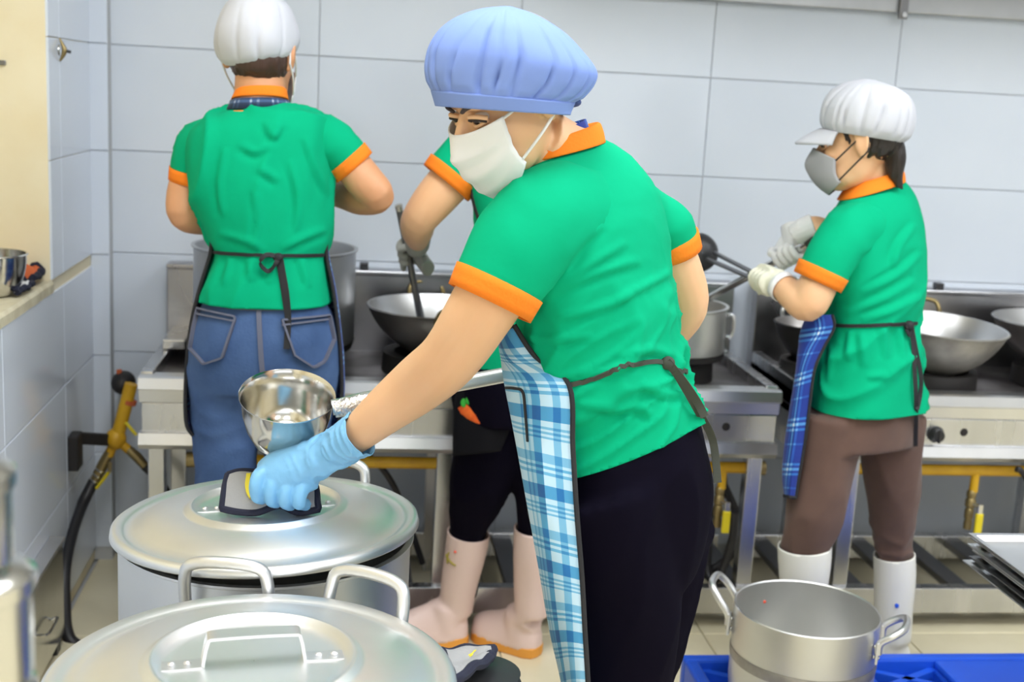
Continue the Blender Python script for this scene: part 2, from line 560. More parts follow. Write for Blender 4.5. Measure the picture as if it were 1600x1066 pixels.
def on_ribbon(bvh, pts, width, name, m, parent, thick=0.0025, sub=6, near=0.0):
    """flat ribbon lying on a surface along a pixel path"""
    q, _ = smooth_path(np.array(pts, float), np.zeros(len(pts)), sub)
    C_, N_ = [], []
    for x, y in q:
        h = hit(bvh, x, y, thick*0.6, near)
        if h is None:
            continue
        C_.append(h[0]); N_.append(h[1])
    C_ = np.array(C_); T = np.gradient(C_, axis=0)
    rings = []
    for c, t, no in zip(C_, T, N_):
        t = nrm(t); s = nrm(np.cross(t, no)); no = nrm(np.cross(s, t))
        hw, ht = width/2, thick/2
        rings.append([c+s*hw-no*ht, c+s*hw+no*ht, c-s*hw+no*ht, c-s*hw-no*ht])
    return MB().loft(rings).build(name, m, parent)
def ribbon(path, width, thick, side, mb=None, sub=5):
    """free hanging ribbon along world points; side = direction across it"""
    q, _ = smooth_path(np.array(path, float), np.zeros(len(path)), sub)
    T = np.gradient(q, axis=0)
    rings = []
    for c, t in zip(q, T):
        t = nrm(t); s = nrm(np.array(side)-t*(np.array(side) @ t)); no = np.cross(t, s)
        rings.append([c+s*width/2-no*thick/2, c+s*width/2+no*thick/2, c-s*width/2+no*thick/2, c-s*width/2-no*thick/2])
    mb = mb or MB()
    return mb.loft(rings)
def on_patch(bvh, poly_rows, name, m, parent, off=0.003, solid=0.0, near=0.0):
    """grid of pixels (rows) laid on a surface"""
    G = []
    for row in poly_rows:
        rr = []
        for x, y in row:
            h = hit(bvh, x, y, off, near)
            rr.append(h[0] if h is not None else (rr[-1] if rr else P(x, y, 2.3)))
        G.append(rr)
    return MB().grid(G).build(name, m, parent, solid=solid)
def quad_rows(tl, tr, br, bl, n=8, m=8):
    tl, tr, br, bl = [np.array(q, float) for q in (tl, tr, br, bl)]
    return [[(tl*(1-s)+tr*s)*(1-t)+(bl*(1-s)+br*s)*t for s in np.linspace(0, 1, m)] for t in np.linspace(0, 1, n)]
# ------------------------------------------------------------------ the room
XL, XR, YB, YF, ZC = -0.758, 4.0, 3.847, -2.9, 2.9
FLOOR_T = 0.008
fl = struct(MB().box((-1.35, YF-0.2, -0.12), (XR+0.2, YB+0.2, -FLOOR_T)).build('floor', 'grout', smooth=False))
ce = struct(MB().box((-1.35, YF-0.2, ZC), (XR+0.2, YB+0.2, ZC+0.1)).build('ceiling', 'ceiling_paint', smooth=False))
wb = struct(MB().box((-1.35, YB+0.006, 0), (XR+0.2, YB+0.2, ZC)).build('wall_back', 'grout', smooth=False))
wr = struct(MB().box((XR, YF, 0), (XR+0.2, YB, ZC)).build('wall_right', 'grey_paint', smooth=False))
# wall behind the photographer with an unseen window opening added for the fill light
m = MB()
wx0, wx1, wz0, wz1 = -0.5, 3.1, 1.0, 2.5
m.box((-1.35, YF-0.2, 0), (wx0, YF, ZC)).box((wx1, YF-0.2, 0), (XR+0.2, YF, ZC)).box((wx0, YF-0.2, 0), (wx1, YF, wz0)).box((wx0, YF-0.2, wz1), (wx1, YF, ZC))
struct(m.build('wall_front', 'grey_paint', smooth=False))
m = MB()
for x in np.linspace(wx0, wx1, 4):
    m.box((x-0.03, YF-0.12, wz0), (x+0.03, YF-0.06, wz1))
m.box((wx0, YF-0.12, wz0), (wx1, YF-0.06, wz0+0.06)).box((wx0, YF-0.12, wz1-0.06), (wx1, YF-0.06, wz1))
struct(m.build('added_window_1', 'added_window_frame', smooth=False))  # frame of the added, unseen window
# left wall: tiled below the ledge of the niche, tiled to the ceiling beyond its jamb
JY, SZ = 3.29, 0.956
m = MB()
m.box((-1.35, YF, 0), (XL-0.006, YB, SZ-0.03)).box((-1.35, JY, SZ-0.03), (XL-0.006, YB, ZC)).box((-1.35, YF, SZ-0.03), (-1.2, JY, ZC)).box((-1.2, YF, 2.3), (XL-0.006, JY, ZC)).box((-1.2, YF, SZ-0.03), (XL-0.006, 0.4, 2.3))
wl = struct(m.build('wall_left', 'cream_paint', smooth=False))
# ledge with a chipped front edge
g = []
for y in np.linspace(0.41, JY-0.002, 120):
    e = XL+0.004+0.006*noise.noise(Vector((0, y*14, 0)))-0.004*abs(noise.noise(Vector((3, y*45, 0))))
    g.append([(-1.19, y, SZ-0.03), (-1.19, y, SZ), (e-0.006, y, SZ), (e, y, SZ-0.008), (e, y, SZ-0.03)])
struct(MB().loft(g).build('trim_1', 'sill_stone', smooth=False))

TM = {}
def tile(name, parent, a, b, depth_axis, sign, m, gap=0.0022, t=0.006):
    """one glazed tile with chamfered edges; a, b opposite corners of its face cell"""
    a, b = np.array(a, float), np.array(b, float)
    ax = [i for i in range(3) if i != depth_axis]
    w_, h_ = b[ax[0]]-a[ax[0]]-gap, b[ax[1]]-a[ax[1]]-gap
    key = (round(w_, 4), round(h_, 4), depth_axis, sign, m)
    if key not in TM:
        v = []
        for d, ins in ((0, 0), (t*0.75, 0), (t, t*0.35)):
            for i, j in ((-1, -1), (1, -1), (1, 1), (-1, 1)):
                p = np.zeros(3)
                p[ax[0]], p[ax[1]], p[depth_axis] = i*(w_/2-ins), j*(h_/2-ins), sign*d
                v.append(p)
        f = [(8, 9, 10, 11)]
        for l in (0, 4):
            f += [(l+i, l+(i+1) % 4, l+4+(i+1) % 4, l+4+i) for i in range(4)]
        me = bpy.data.meshes.new(name)
        me.from_pydata(v, [], f)
        bm = bmesh.new(); bm.from_mesh(me); bmesh.ops.recalc_face_normals(bm, faces=bm.faces)
        for q in bm.faces:
            if len(q.verts) == 4 and abs(q.normal[depth_axis]) > 0.9 and q.normal[depth_axis]*sign < 0:
                q.normal_flip()
        bm.to_mesh(me); bm.free()
        me.materials.append(MATS[m])
        TM[key] = me
    o = bpy.data.objects.new(name, TM[key])
    COL.objects.link(o)
    o.parent = parent
    c = (a+b)/2
    o.location = c-OFF[parent.name]
    return o
ZJ = [0.0, 0.041] + [0.041+0.305*i for i in range(1, 8)]
XJ = [-0.75]+[-0.111+0.6*i for i in range(0, 6)]
for i in range(len(XJ)-1):
    for j in range(1, len(ZJ)-1):
        tile('wall_tile', wb, (XJ[i], YB+0.006, ZJ[j]), (XJ[i+1], YB+0.006, ZJ[j+1]), 1, -1, 'tile_wall')
YJ = [1.012, 1.612, 2.212, 2.812, 3.412, 3.792]
for i in range(len(YJ)-1):
    for j in range(1, 4):
        tile('wall_tile', wl, (XL-0.006, YJ[i], ZJ[j]), (XL-0.006, YJ[i+1], ZJ[j+1] if j < 3 else SZ-0.032), 0, 1, 'tile_side')
for (y0, y1) in ((JY+0.002, 3.412), (3.412, 3.792)):
    for j in range(4, len(ZJ)-1):
        tile('wall_tile', wl, (XL-0.006, y0, ZJ[j]), (XL-0.006, y1, ZJ[j+1]), 0, 1, 'tile_side')
# boxed-in corner, tiled
m = MB().box((XL-0.01, 3.792, 0), (XL+0.048, YB+0.006, ZC))
cb = struct(m.build('trim_2', 'grout', smooth=False))
for j in range(1, len(ZJ)-1):
    tile('wall_tile', cb, (XL-0.006, 3.792, ZJ[j]), (XL+0.05, 3.792, ZJ[j+1]), 1, -1, 'tile_wall')
# floor tiles in view
for i in range(8):
    for j in range(6):
        x, y = -0.75+0.6*i-0.02, 0.90+0.6*j-0.06
        if y < YB and x < 3.9:
            tile('floor_tile', fl, (max(x, -0.755), y, -FLOOR_T), (x+0.6, min(y+0.6, YB), -FLOOR_T), 2, 1, 'tile_floor', gap=0.003, t=0.008)
# plain floor of the same stone behind the photographer
struct(MB().box((-0.755, YF, -FLOOR_T), (XR, 0.838, 0)).build('floor_near', 'tile_floor', smooth=False))

# ceiling lamps (the room's light)
def ceiling_lamp(x, y, lab, power=17):
    t = thing('ceiling_lamp', lab, 'ceiling lamp', (x, y, ZC-0.09), 'fluorescent ceiling lamps')
    m_ = bpy.data.materials.get('lamp_glow')
    if m_ is None:
        m_ = bpy.data.materials.new('lamp_glow'); m_.use_nodes = True
        b = m_.node_tree.nodes['Principled BSDF']
        b.inputs['Emission Color'].default_value = (0.97, 0.985, 1, 1); b.inputs['Emission Strength'].default_value = 5.5
        MATS['lamp_glow'] = m_
    MB().box((x-0.32, y-0.62, ZC-0.05), (x+0.32, y+0.62, ZC-0.001)).build('housing', 'white_paint', t, smooth=False)
    MB().box((x-0.29, y-0.59, ZC-0.075), (x+0.29, y+0.59, ZC-0.051)).build('diffuser', 'lamp_glow', t, smooth=False)
    a = area_light('lamp_light', (x, y, ZC-0.09), (0, 0, 0), 0.56, 1.16, power, (0.91, 0.955, 1.0))
    a.parent = t; a.location = (0, 0, 0)
for i, (x, y) in enumerate(((0.0, 1.6), (1.6, 1.6), (3.1, 1.6), (0.0, -0.7), (1.6, -0.7), (3.1, -0.7))):
    ceiling_lamp(x, y, '%s flat white ceiling lamp in the row %s' % (('left', 'middle', 'right')[i % 3], ('nearer the stoves', 'behind the camera')[i//3]), (25, 8)[i//3])

# extractor hood over the stoves: its wall flange just shows at the top
h = thing('extractor_hood', 'grey steel extractor hood fixed to the tiled wall above the stoves', 'hood', (1.85, YB, 1.79))
MB().box((0.4, YB-0.035, 1.795), (3.1, YB-0.002, 2.05)).build('wall_flange', 'soot_hood' if 'soot_hood' in MATS else 'pot_grey', h, smooth=False, bevel=0.004)
m = MB()
m.loft([[(x_, YB-0.03, 2.05), (x_, 3.15, 2.08), (x_, 3.15, 2.28), (x_, YB-0.03, 2.78)] for x_ in (0.4, 3.1)])
m.build('canopy', 'pot_grey', h, smooth=False)
bl = MB().box((1.655, YB-0.05, 1.775), (1.683, YB-0.036, 1.87)).build('bracket_strap', 'grey_steel', h, smooth=False, bevel=0.003)
MB().rev([(0, 0), (0.008, 0), (0.008, 0.008), (0, 0.008)], (1.669, YB-0.051, 1.788), 12, ax=(0, -1, 0)).build('bolt', 'stainless', bl)
# ------------------------------------------------------------------ stoves
SY, DB, DZ = 3.26, 3.765, 0.022             # front of the stoves, back of their decks, deck height offset
def gas_range(x0, x1, label, burners, knobs, holes, legs):
    t = thing('gas_range', label, 'stove', ((x0+x1)/2, 3.5, 0), 'steel gas ranges along the tiled wall')
    prof = [(SY+0.05, 0.716), (SY+0.004, 0.716), (SY-0.006, 0.712), (SY-0.012, 0.684), (SY+0.004, 0.677), (SY+0.008, 0.644), (SY+0.05, 0.644)]
    MB().loft([[(x, y, z) for y, z in prof] for x in (x0, x1)]).build('front_lip', 'stainless_bright', t, smooth=False)
    p = MB().box((x0+0.004, SY+0.012, 0.560), (x1-0.004, SY+0.05, 0.642)).build('control_panel', 'stainless', t, smooth=False, bevel=0.003)
    prof = [(SY+0.05, 0.562), (SY-0.004, 0.562), (SY-0.014, 0.534), (SY, 0.519), (SY+0.05, 0.512)]
    MB().loft([[(x, y, z) for y, z in prof] for x in (x0, x1)]).build('lower_lip', 'stainless_bright', t, smooth=False)
    for x, z in knobs:
        k = MB().rev([(0, 0), (0.022, 0), (0.024, 0.006), (0.019, 0.012), (0.017, 0.026), (0, 0.028)], (x, SY+0.012, z), 20, ax=(0, -1, 0)).build('knob', 'plastic_black', p)
        MB().box((x-0.004, SY-0.018, z-0.02), (x+0.004, SY-0.012, z+0.02)).build('grip', 'plastic_black', k, smooth=False, bevel=0.002)
    for x, z in holes:
        MB().rev([(0, 0.002), (0.009, 0.002), (0.011, 0.0015), (0.012, 0)], (x, SY+0.0118, z), 16, ax=(0, -1, 0)).build('spindle_hole', 'black_iron', p)
    # deck
    MB().box((x0, SY+0.05, 0.622), (x1, DB, 0.690)).build('deck', 'soot_steel', t, smooth=False)
    for xa, xb in ((x0, x0+0.035), (x1-0.035, x1)):
        MB().box((xa, SY+0.03, 0.642), (xb, DB, 0.722)).build('side_rim', 'stainless', t, smooth=False, bevel=0.004)
    # panels beneath the deck
    MB().box((x0, SY+0.05, 0.522), (x0+0.02, DB, 0.642)).build('side_panel', 'stainless', t, smooth=False)
    MB().box((x1-0.02, SY+0.05, 0.522), (x1, DB, 0.642)).build('side_panel', 'stainless', t, smooth=False)
    # backsplash
    MB().box((x0, DB, 0.522), (x1, DB+0.05, 0.927)).box((x0, DB-0.01, 0.927), (x1, DB+0.06, 0.940)).build('backsplash', 'splash_steel', t, smooth=False, bevel=0.003)
    MB().box((x0, DB+0.06, 0.924), (x1, YB-0.004, 0.938)).build('wall_ledge', 'stainless_bright', t, smooth=False)
    for x, y, r in burners:
        b = MB().rev([(r*0.72, 0), (r, 0), (r*0.98, 0.055), (r*0.78, 0.055), (r*0.72, 0)], (x, y, 0.690), 32).build('burner_ring', 'black_iron', t)
        MB().rev([(0, 0.03), (r*0.3, 0.03), (r*0.34, 0.0)], (x, y, 0.690), 20).build('burner_head', 'dark_steel', b)
    for x in legs:
        for y in (SY+0.045, DB-0.04):
            MB().box((x-0.022, y-0.022, 0.0), (x+0.022, y+0.022, 0.522)).build('leg', 'stainless', t, smooth=False, bevel=0.003)
    # bottom rack
    MB().box((x0, SY+0.008, 0.05), (x1, SY+0.045, 0.128)).build('front_rail', 'stainless', t, smooth=False, bevel=0.003)
    MB().box((x0, DB-0.06, 0.05), (x1, DB-0.02, 0.128)).build('rear_rail', 'stainless', t, smooth=False, bevel=0.003)
    n = int((x1-x0)/0.155)
    for i in range(n):
        x = x0+0.06+(x1-x0-0.12)*i/(n-1)
        MB().box((x-0.03, SY+0.045, 0.095), (x+0.03, DB-0.06, 0.118)).build('rack_slat', 'grey_steel', t, smooth=False, bevel=0.003)
    return t
rA = gas_range(-0.541, 1.20, 'long steel gas range under the big stockpot in the corner', ((-0.21, 3.53, 0.17), (0.255, 3.53, 0.16), (0.945, 3.53, 0.13)), ((-0.06, 0.60), (0.51, 0.60)), ((0.026, 0.606), (1.053, 0.606)), (-0.50, 0.27, 1.15))
rB = gas_range(1.275, 3.05, 'steel gas range carrying the woks behind the worker in brown trousers', ((1.385, 3.55, 0.09), (1.74, 3.47, 0.13), (2.205, 3.53, 0.16)), ((1.672, 0.596),), ((1.758, 0.603),), (1.44, 2.25, 3.0))
# dust box welded to the corner end of the first range
m = MB().box((-0.525, 3.56, 0.723), (-0.46, DB, 0.752)).build('deck_box', 'stainless', rA, smooth=False, bevel=0.004)
# clips on the backsplashes
for i, (x, par) in enumerate(((0.04, rA), (1.885, rB))):
    MB().box((x-0.013, DB+0.01, 0.940), (x+0.013, DB+0.04, 0.960)).build('splash_clip', 'dark_steel', par, smooth=False, bevel=0.002)

# ------------------------------------------------------------------ pots and woks on the stoves
def wok(c, r, depth, label, inside='wok_inside', outside='wok_iron', handles=(90,), tilt=(0, 0, 1)):
    t = thing('wok', label, 'wok', c, 'woks on the stoves')
    ax = nrm(tilt)
    pr = [(r*math.sin(a)/math.sin(1.12), depth*(1-math.cos(a))/(1-math.cos(1.12))) for a in np.linspace(0, 1.12, 14)]
    MB().rev(pr+[(r+0.004, depth+0.003), (r, depth+0.006)], c, 56, ax).build('bowl', outside, t)
    pr2 = [(a*0.985, h+0.005) for a, h in pr]
    MB().rev(pr2+[(r, depth+0.006)], c, 56, ax).build('inner_face', inside, t)
    e1 = nrm(np.cross([0, 1, 0], ax)); e2 = np.cross(ax, e1)
    for hdeg in handles:
        a = math.radians(hdeg)
        d = e1*math.cos(a)+e2*math.sin(a); s = np.cross(ax, d)
        q = np.array(c)+ax*(depth-0.012)
        pth = [q+d*(r-0.004)-s*0.05, q+d*(r+0.02)-s*0.052+ax*0.02, q+d*(r+0.035)-s*0.035+ax*0.045, q+d*(r+0.035)+s*0.035+ax*0.045, q+d*(r+0.02)+s*0.052+ax*0.02, q+d*(r-0.004)+s*0.05]
        MB().tube(pth, 0.007, 10, sub=4).build('loop_handle', 'brass' if hdeg != 90 else 'steel_polished', t)
    return t
wok((0.258, 3.53, 0.730), 0.208, 0.145, 'dark iron wok being stirred with a long pole', 'wok_inside', 'wok_iron', (97, 277))
wok((1.74, 3.47, 0.730), 0.192, 0.148, 'wide pale steel wok just right of the worker in brown trousers', 'wok_inside', 'pot_stain', (80, 178), tilt=(0.03, -0.05, 1))
wok((2.195, 3.53, 0.736), 0.225, 0.15, 'steel wok cut by the right edge of the picture', 'wok_inside', 'wok_iron', (90,))
wok((1.385, 3.55, 0.734), 0.115, 0.12, 'sooty wok half hidden by the blue plaid apron', 'wok_iron', 'black_iron', (90,))

def stockpot(name, c, r, hgt, label, m='pot_grey', mi='aluminium_old', soot=0.0, lid=None, handles=(), rim=0.006, group=None, hs=1.0):
    t = thing(name, label, 'pot', c, group)
    c = np.array(c, float)
    MB().rev([(0.001, 0), (r-0.03, 0), (r-0.008, 0.008), (r, 0.03), (r, hgt*0.5), (r, hgt-0.004), (r+rim, hgt), (r+rim, hgt+0.004), (r-0.004, hgt+0.004)], c, 72).build('body', m, t)
    MB().rev([(0.001, 0.012), (r-0.03, 0.012), (r-0.008, 0.03), (r-0.006, hgt), (r-0.004, hgt+0.004)], c, 72).build('inner_wall', mi, t)
    if soot:
        MB().rev([(0.001, -0.0005), (r-0.028, -0.0008), (r-0.006, 0.008), (r+0.0015, 0.03), (r+0.0015, soot)], c, 72).build('soot_base', 'black_iron', t)
    return t
stockpot('stockpot', (-0.21, 3.533, 0.746), 0.224, 0.285, 'large grey stockpot on the corner stove in front of the worker in jeans', 'pot_grey', 'pot_grey', 0.03)
t = stockpot('stockpot', (0.945, 3.53, 0.746), 0.155, 0.160, 'medium aluminium pot on the stove behind the bending woman', 'aluminium_old', 'pot_stain', 0.012)
MB().tube([(1.093, 3.48, 0.822), (1.113, 3.48, 0.827), (1.113, 3.48, 0.882), (1.093, 3.48, 0.887)], 0.006, 8, sub=3).build('handle', 'stainless', t)

# ------------------------------------------------------------------ gas pipes, valves, hoses
def valve(t, x, y, z, lever_dx=0.006):
    MB().tube([(x, y, z), (x, y, z-0.055)], 0.0125, 14).build('tee_drop', 'gas_yellow', t)
    b = MB().rev([(0.010, 0), (0.014, -0.006), (0.014, -0.02), (0.011, -0.024), (0.015, -0.03), (0.015, -0.05), (0.010, -0.055), (0.013, -0.06), (0.013, -0.085), (0.010, -0.09), (0.012, -0.10), (0.012, -0.12)], (x-0.004, y, z-0.05), 14).build('valve_body', 'brass', t)
    MB().tube([(x, y-0.012, z-0.09), (x+0.012, y-0.03, z-0.092)], 0.006, 10).build('stem', 'steel_polished', b)
    MB().box((x+0.004, y-0.034, z-0.165), (x+0.02, y-0.028, z-0.085)).build('lever_arm', 'steel_polished', b, smooth=False, bevel=0.002)
    MB().box((x+0.0005, y-0.037, z-0.178), (x+0.0235, y-0.025, z-0.112)).build('lever_grip', 'lever_yellow', b, smooth=False, bevel=0.004)
g1 = thing('gas_pipe', 'yellow gas pipe slung under the corner range behind the jeans', 'gas pipe', (0.4, 3.31, 0.47), 'yellow gas pipes under the ranges')
MB().tube([(-0.41, 3.31, 0.476), (1.18, 3.31, 0.476)], 0.0165, 16).build('pipe', 'gas_yellow', g1)
for x in (-0.41, 1.175):
    MB().tube([(x-0.014, 3.31, 0.476), (x+0.014, 3.31, 0.476)], 0.021, 16).build('end_cap', 'brass', g1)
valve(g1, 1.066, 3.305, 0.470)
g2 = thing('gas_pipe', 'yellow gas pipe under the right-hand range beside the brown trousers', 'gas pipe', (2.1, 3.31, 0.47), 'yellow gas pipes under the ranges')
MB().tube([(1.33, 3.31, 0.478), (3.0, 3.31, 0.478)], 0.0165, 16).build('pipe', 'gas_yellow', g2)
valve(g2, 1.828, 3.305, 0.470)
for x in (0.05, 0.8):
    MB().tube([(x, 3.31, 0.455), (x, 3.31, 0.518)], 0.006, 8).build('hanger', 'dark_steel', g1)
for x in (1.5, 2.1):
    MB().tube([(x, 3.31, 0.455), (x, 3.31, 0.518)], 0.006, 8).build('hanger', 'dark_steel', g2)
def hose(pts, label, r=0.012, name='gas_hose'):
    o = MB().tube(pts, r, 12, sub=6).build(name, 'rubber_black')
    return tag(o, label, 'hose', 'black rubber gas hoses')
hose([P(1148, 800, 3.98), P(1143, 850, 4.0), P(1120, 905, 4.05), P(1105, 890, 4.1), P(1112, 820, 4.14), P(1130, 765, 4.2), P(1128, 735, 4.25)], 'black hose looping below the yellow-handled valve beside the dark trousers')
hose([P(1125, 745, 4.12), P(1160, 830, 4.12), P(1140, 870, 4.13), P(1095, 900, 4.15), P(1070, 912, 4.2)], 'black hose crossing behind the leg of the corner range')
hose([P(570, 708, 4.03), P(595, 730, 4.06), P(618, 765, 4.1), P(640, 820, 4.15), P(660, 880, 4.2)], 'thin black hose hanging behind the rear pot lid', 0.009)
hose([P(1588, 733, 3.96), P(1600, 742, 3.96), P(1630, 800, 3.98), P(1650, 880, 4.0)], 'black hose at the right edge under the range', 0.009)

# corner riser with the two-way valve
cy = 4.36
t = thing('gas_riser', 'yellow gas riser with two-way valve in the tiled corner', 'gas pipe', P(185, 690, cy))
MB().tube([P(205, 600, cy), P(196, 635, cy), P(184, 680, cy)], [0.0185, 0.019, 0.019], 16).build('pipe', 'gas_yellow', t)
MB().tube([P(203, 625, cy), P(201, 631, cy)], 0.0205, 16).build('joint_ring', 'cloth_rust', t)
MB().ell(P(181, 686, cy), [np.array([0.03, 0, 0]), np.array([0, 0.03, 0]), np.array([0, 0, 0.032])]).build('valve_body', 'gas_yellow', t)
MB().ell(P(193, 598, cy+0.06), [np.array([0.034, 0, 0]), np.array([0, 0.05, 0]), np.array([0, 0, 0.034])]).build('elbow', 'black_iron', t)
MB().tube([P(193, 598, cy+0.05), PW(195, 600, YB-0.001)], 0.014, 12).build('wall_stub', 'black_iron', t)
MB().tube([P(186, 578, cy+0.05), P(187, 590, cy+0.05)], 0.008, 10).build('bleed_screw', 'cloth_rust', t)
MB().tube([P(177, 695, cy), P(170, 712, cy)], 0.014, 12).build('outlet', 'gas_yellow', t)
MB().tube([P(188, 692, cy), P(202, 704, cy)], 0.013, 12).build('outlet', 'gas_yellow', t)
b = MB().tube([P(172, 706, cy), P(160, 728, cy), P(148, 752, cy)], [0.014, 0.016, 0.014], 12).build('cock', 'brass', t)
for k in range(3):
    q = 0.35+0.25*k
    a0, a1 = P(165, 722, cy), P(147, 754, cy)
    MB().tube([a0*(1-q)+a1*q, a0*(1-q-.08)+a1*(q+.08)], 0.0175, 12).build('hose_clip', 'steel_polished', b)
MB().tube([P(172, 722, cy-0.02), P(171, 738, cy-0.03)], 0.006, 8).build('stem', 'brass', b)
MB().tube([P(170, 738, cy-0.03), P(151, 763, cy-0.03)], 0.0085, 10, flat=0.6).build('lever_grip', 'lever_yellow', b)
b2 = MB().tube([P(200, 702, cy), P(214, 714, cy), P(228, 730, cy)], [0.013, 0.015, 0.013], 12).build('cock', 'brass', t)
MB().tube([P(196, 660, cy-0.02), P(213, 680, cy-0.03)], 0.005, 8).build('lever_grip', 'lever_yellow', b2)
hose([P(147, 752, cy), P(128, 790, 4.3), P(112, 835, 4.15), P(101, 890, 4.02), P(101, 950, 3.95), P(104, 985, 3.92), P(116, 1006, 3.90), P(155, 1022, 3.86)], 'thick black gas hose hanging down from the corner valve to the floor', 0.0165)
hose([P(226, 728, cy), P(245, 748, cy), P(262, 775, cy-0.02), P(280, 830, cy-0.05), P(285, 900, cy-0.05)], 'short black gas hose running from the corner valve behind the pots', 0.0135)
# angle bracket between wall and riser
t = thing('angle_bracket', 'black iron angle bracket on the left tiled wall beside the riser', 'bracket', P(112, 700, 4.25))
q0, q1 = PW(110, 684, 3.47), P(178, 688, 4.36)
q0[0] = XL+0.001
MB().obox((q0+q1)/2, (q1-q0)/2, [0, 0.008, 0], [0, 0, 0.016]).build('arm', 'black_iron', t, smooth=False)
MB().box((XL+0.0005, 3.42, PW(108, 732, 3.45)[2]), (XL+0.028, 3.485, q0[2]+0.016)).build('wall_plate', 'black_iron', t, smooth=False, bevel=0.003)
# small hook on the left wall, bracket on the jamb
hk = PW(92, 78, 3.406); hk[0] = XL
t = thing('wall_hook', 'small steel hook on the left tiled wall near the cream jamb', 'hook', hk)
MB().rev([(0, 0.003), (0.012, 0.003), (0.014, 0)], hk+[0.0005, 0, 0], 16, ax=(1, 0, 0)).build('rosette', 'steel_polished', t)
MB().tube([hk+[0.002, 0, 0.03], hk+[0.010, 0, 0.012], hk+[0.014, 0, 0], hk+[0.010, 0, -0.014], hk+[0.002, 0, -0.028]], [0.002, 0.005, 0.007, 0.005, 0.002], 10, sub=3).build('cross_arm', 'brass', t)
MB().tube([hk+[0.010, 0, 0], hk+[0.03, 0, -0.004]], 0.004, 8).build('peg', 'dark_steel', t)
jb = PW(3, 98, JY-0.001)
tag(MB().box(jb+[-0.012, -0.008, -0.006], jb+[0.010, 0, 0.006]).build('cable_clip', 'grey_steel', smooth=False, bevel=0.002), 'tiny grey clip on the cream jamb', 'clip')

# ------------------------------------------------------------------ bowls on the ledge
def bowl(c, r, hgt, label, m='steel_polished', grp='steel bowls on the ledge'):
    pr = [(r*0.45*q/3, 0.0) for q in range(1, 4)]+[(r*(0.45+0.55*math.sin(a)), hgt*(1-math.cos(a))) for a in np.linspace(0.15, math.pi/2, 10)]
    t = thing('mixing_bowl', label, 'bowl', c, grp)
    MB().rev([(0.001, 0)]+pr+[(r+0.004, hgt+0.002), (r+0.002, hgt+0.005), (r-0.002, hgt+0.003)], c, 48).build('shell', m, t)
    MB().rev([(0.001, 0.004)]+[(a*0.975, h+0.004) for a, h in pr]+[(r-0.002, hgt+0.003)], c, 48).build('inner_face', m, t)
    return t
bowl((-0.843, 3.04, SZ), 0.083, 0.098, 'polished steel bowl on the ledge of the cream niche')
bowl((-0.835, 2.85, SZ), 0.06, 0.085, 'smaller steel bowl at the left edge in front of the other bowl')
def pad(name, corners, label, top, rimm, thick=0.012, cat='pot holder', grp=None, lump=0.01, seed=0, bulge=0.5):
    """quilted pad: corners tl, tr, br, bl in world, with a bound edge"""
    c = [np.array(q, float) for q in corners]
    n = 14
    G = []
    for i in range(n):
        row = []
        for j in range(n):
            s_, t_ = j/(n-1), i/(n-1)
            p = (c[0]*(1-s_)+c[1]*s_)*(1-t_)+(c[3]*(1-s_)+c[2]*s_)*t_
            p = p+np.array([0, 0, lump*(noise.noise(Vector((s_*3+seed, t_*3, seed)))+bulge)])
            row.append(p)
        G.append(row)
    G = np.array(G)
    base = G.reshape(-1, 3).min(0)
    th = thing(name, label, cat, (G[..., 0].mean(), G[..., 1].mean(), base[2]), grp)
    MB().grid(G).build('quilted_face', top, th, solid=thick)
    edge = np.concatenate([G[0], G[1:, -1], G[-1, ::-1][1:], G[::-1, 0][1:]])
    MB().tube(edge, thick*0.75, 8).build('edge_binding', rimm, th)
    return th, G
pad('pot_holder', [(-0.87, 3.275, SZ+0.012), (-0.778, 3.27, SZ+0.012), (-0.776, 3.175, SZ+0.012), (-0.87, 3.16, SZ+0.012)], 'dark pot holder with rust red face lying on the ledge behind the bowls', 'cloth_rust', 'cloth_navy', 0.012, lump=0.03, seed=4)
pad('pot_holder', [(-0.808, 3.145, SZ+0.01), (-0.770, 3.14, SZ+0.01), (-0.768, 3.07, SZ+0.01), (-0.777, 3.01, SZ+0.01)], 'white-faced dark-edged pot holder on the ledge beside the polished bowl', 'mask_white', 'cloth_navy', 0.01, lump=0.012, seed=9)

# ------------------------------------------------------------------ low steel cabinet along the left wall
t = thing('steel_cabinet', 'low stainless steel cabinet against the left wall beside the hanging hose', 'cabinet', (-0.745, 2.6, 0))
MB().box((XL+0.001, 1.8, 0.03), (-0.722, 3.19, 0.285)).build('body', 'steel_polished', t, smooth=False, bevel=0.004)
MB().box((XL+0.001, 1.79, 0.286), (-0.718, 3.20, 0.297)).build('top', 'stainless_bright', t, smooth=False, bevel=0.002)
for y in (1.85, 3.14):
    MB().box((XL+0.004, y-0.02, 0), (-0.726, y+0.02, 0.03)).build('foot', 'dark_steel', t, smooth=False)
MB().tube([(-0.721, 2.95, 0.135), (-0.705, 2.95, 0.14), (-0.705, 3.04, 0.14), (-0.721, 3.04, 0.135)], 0.004, 8, sub=3).build('pull', 'steel_polished', t)

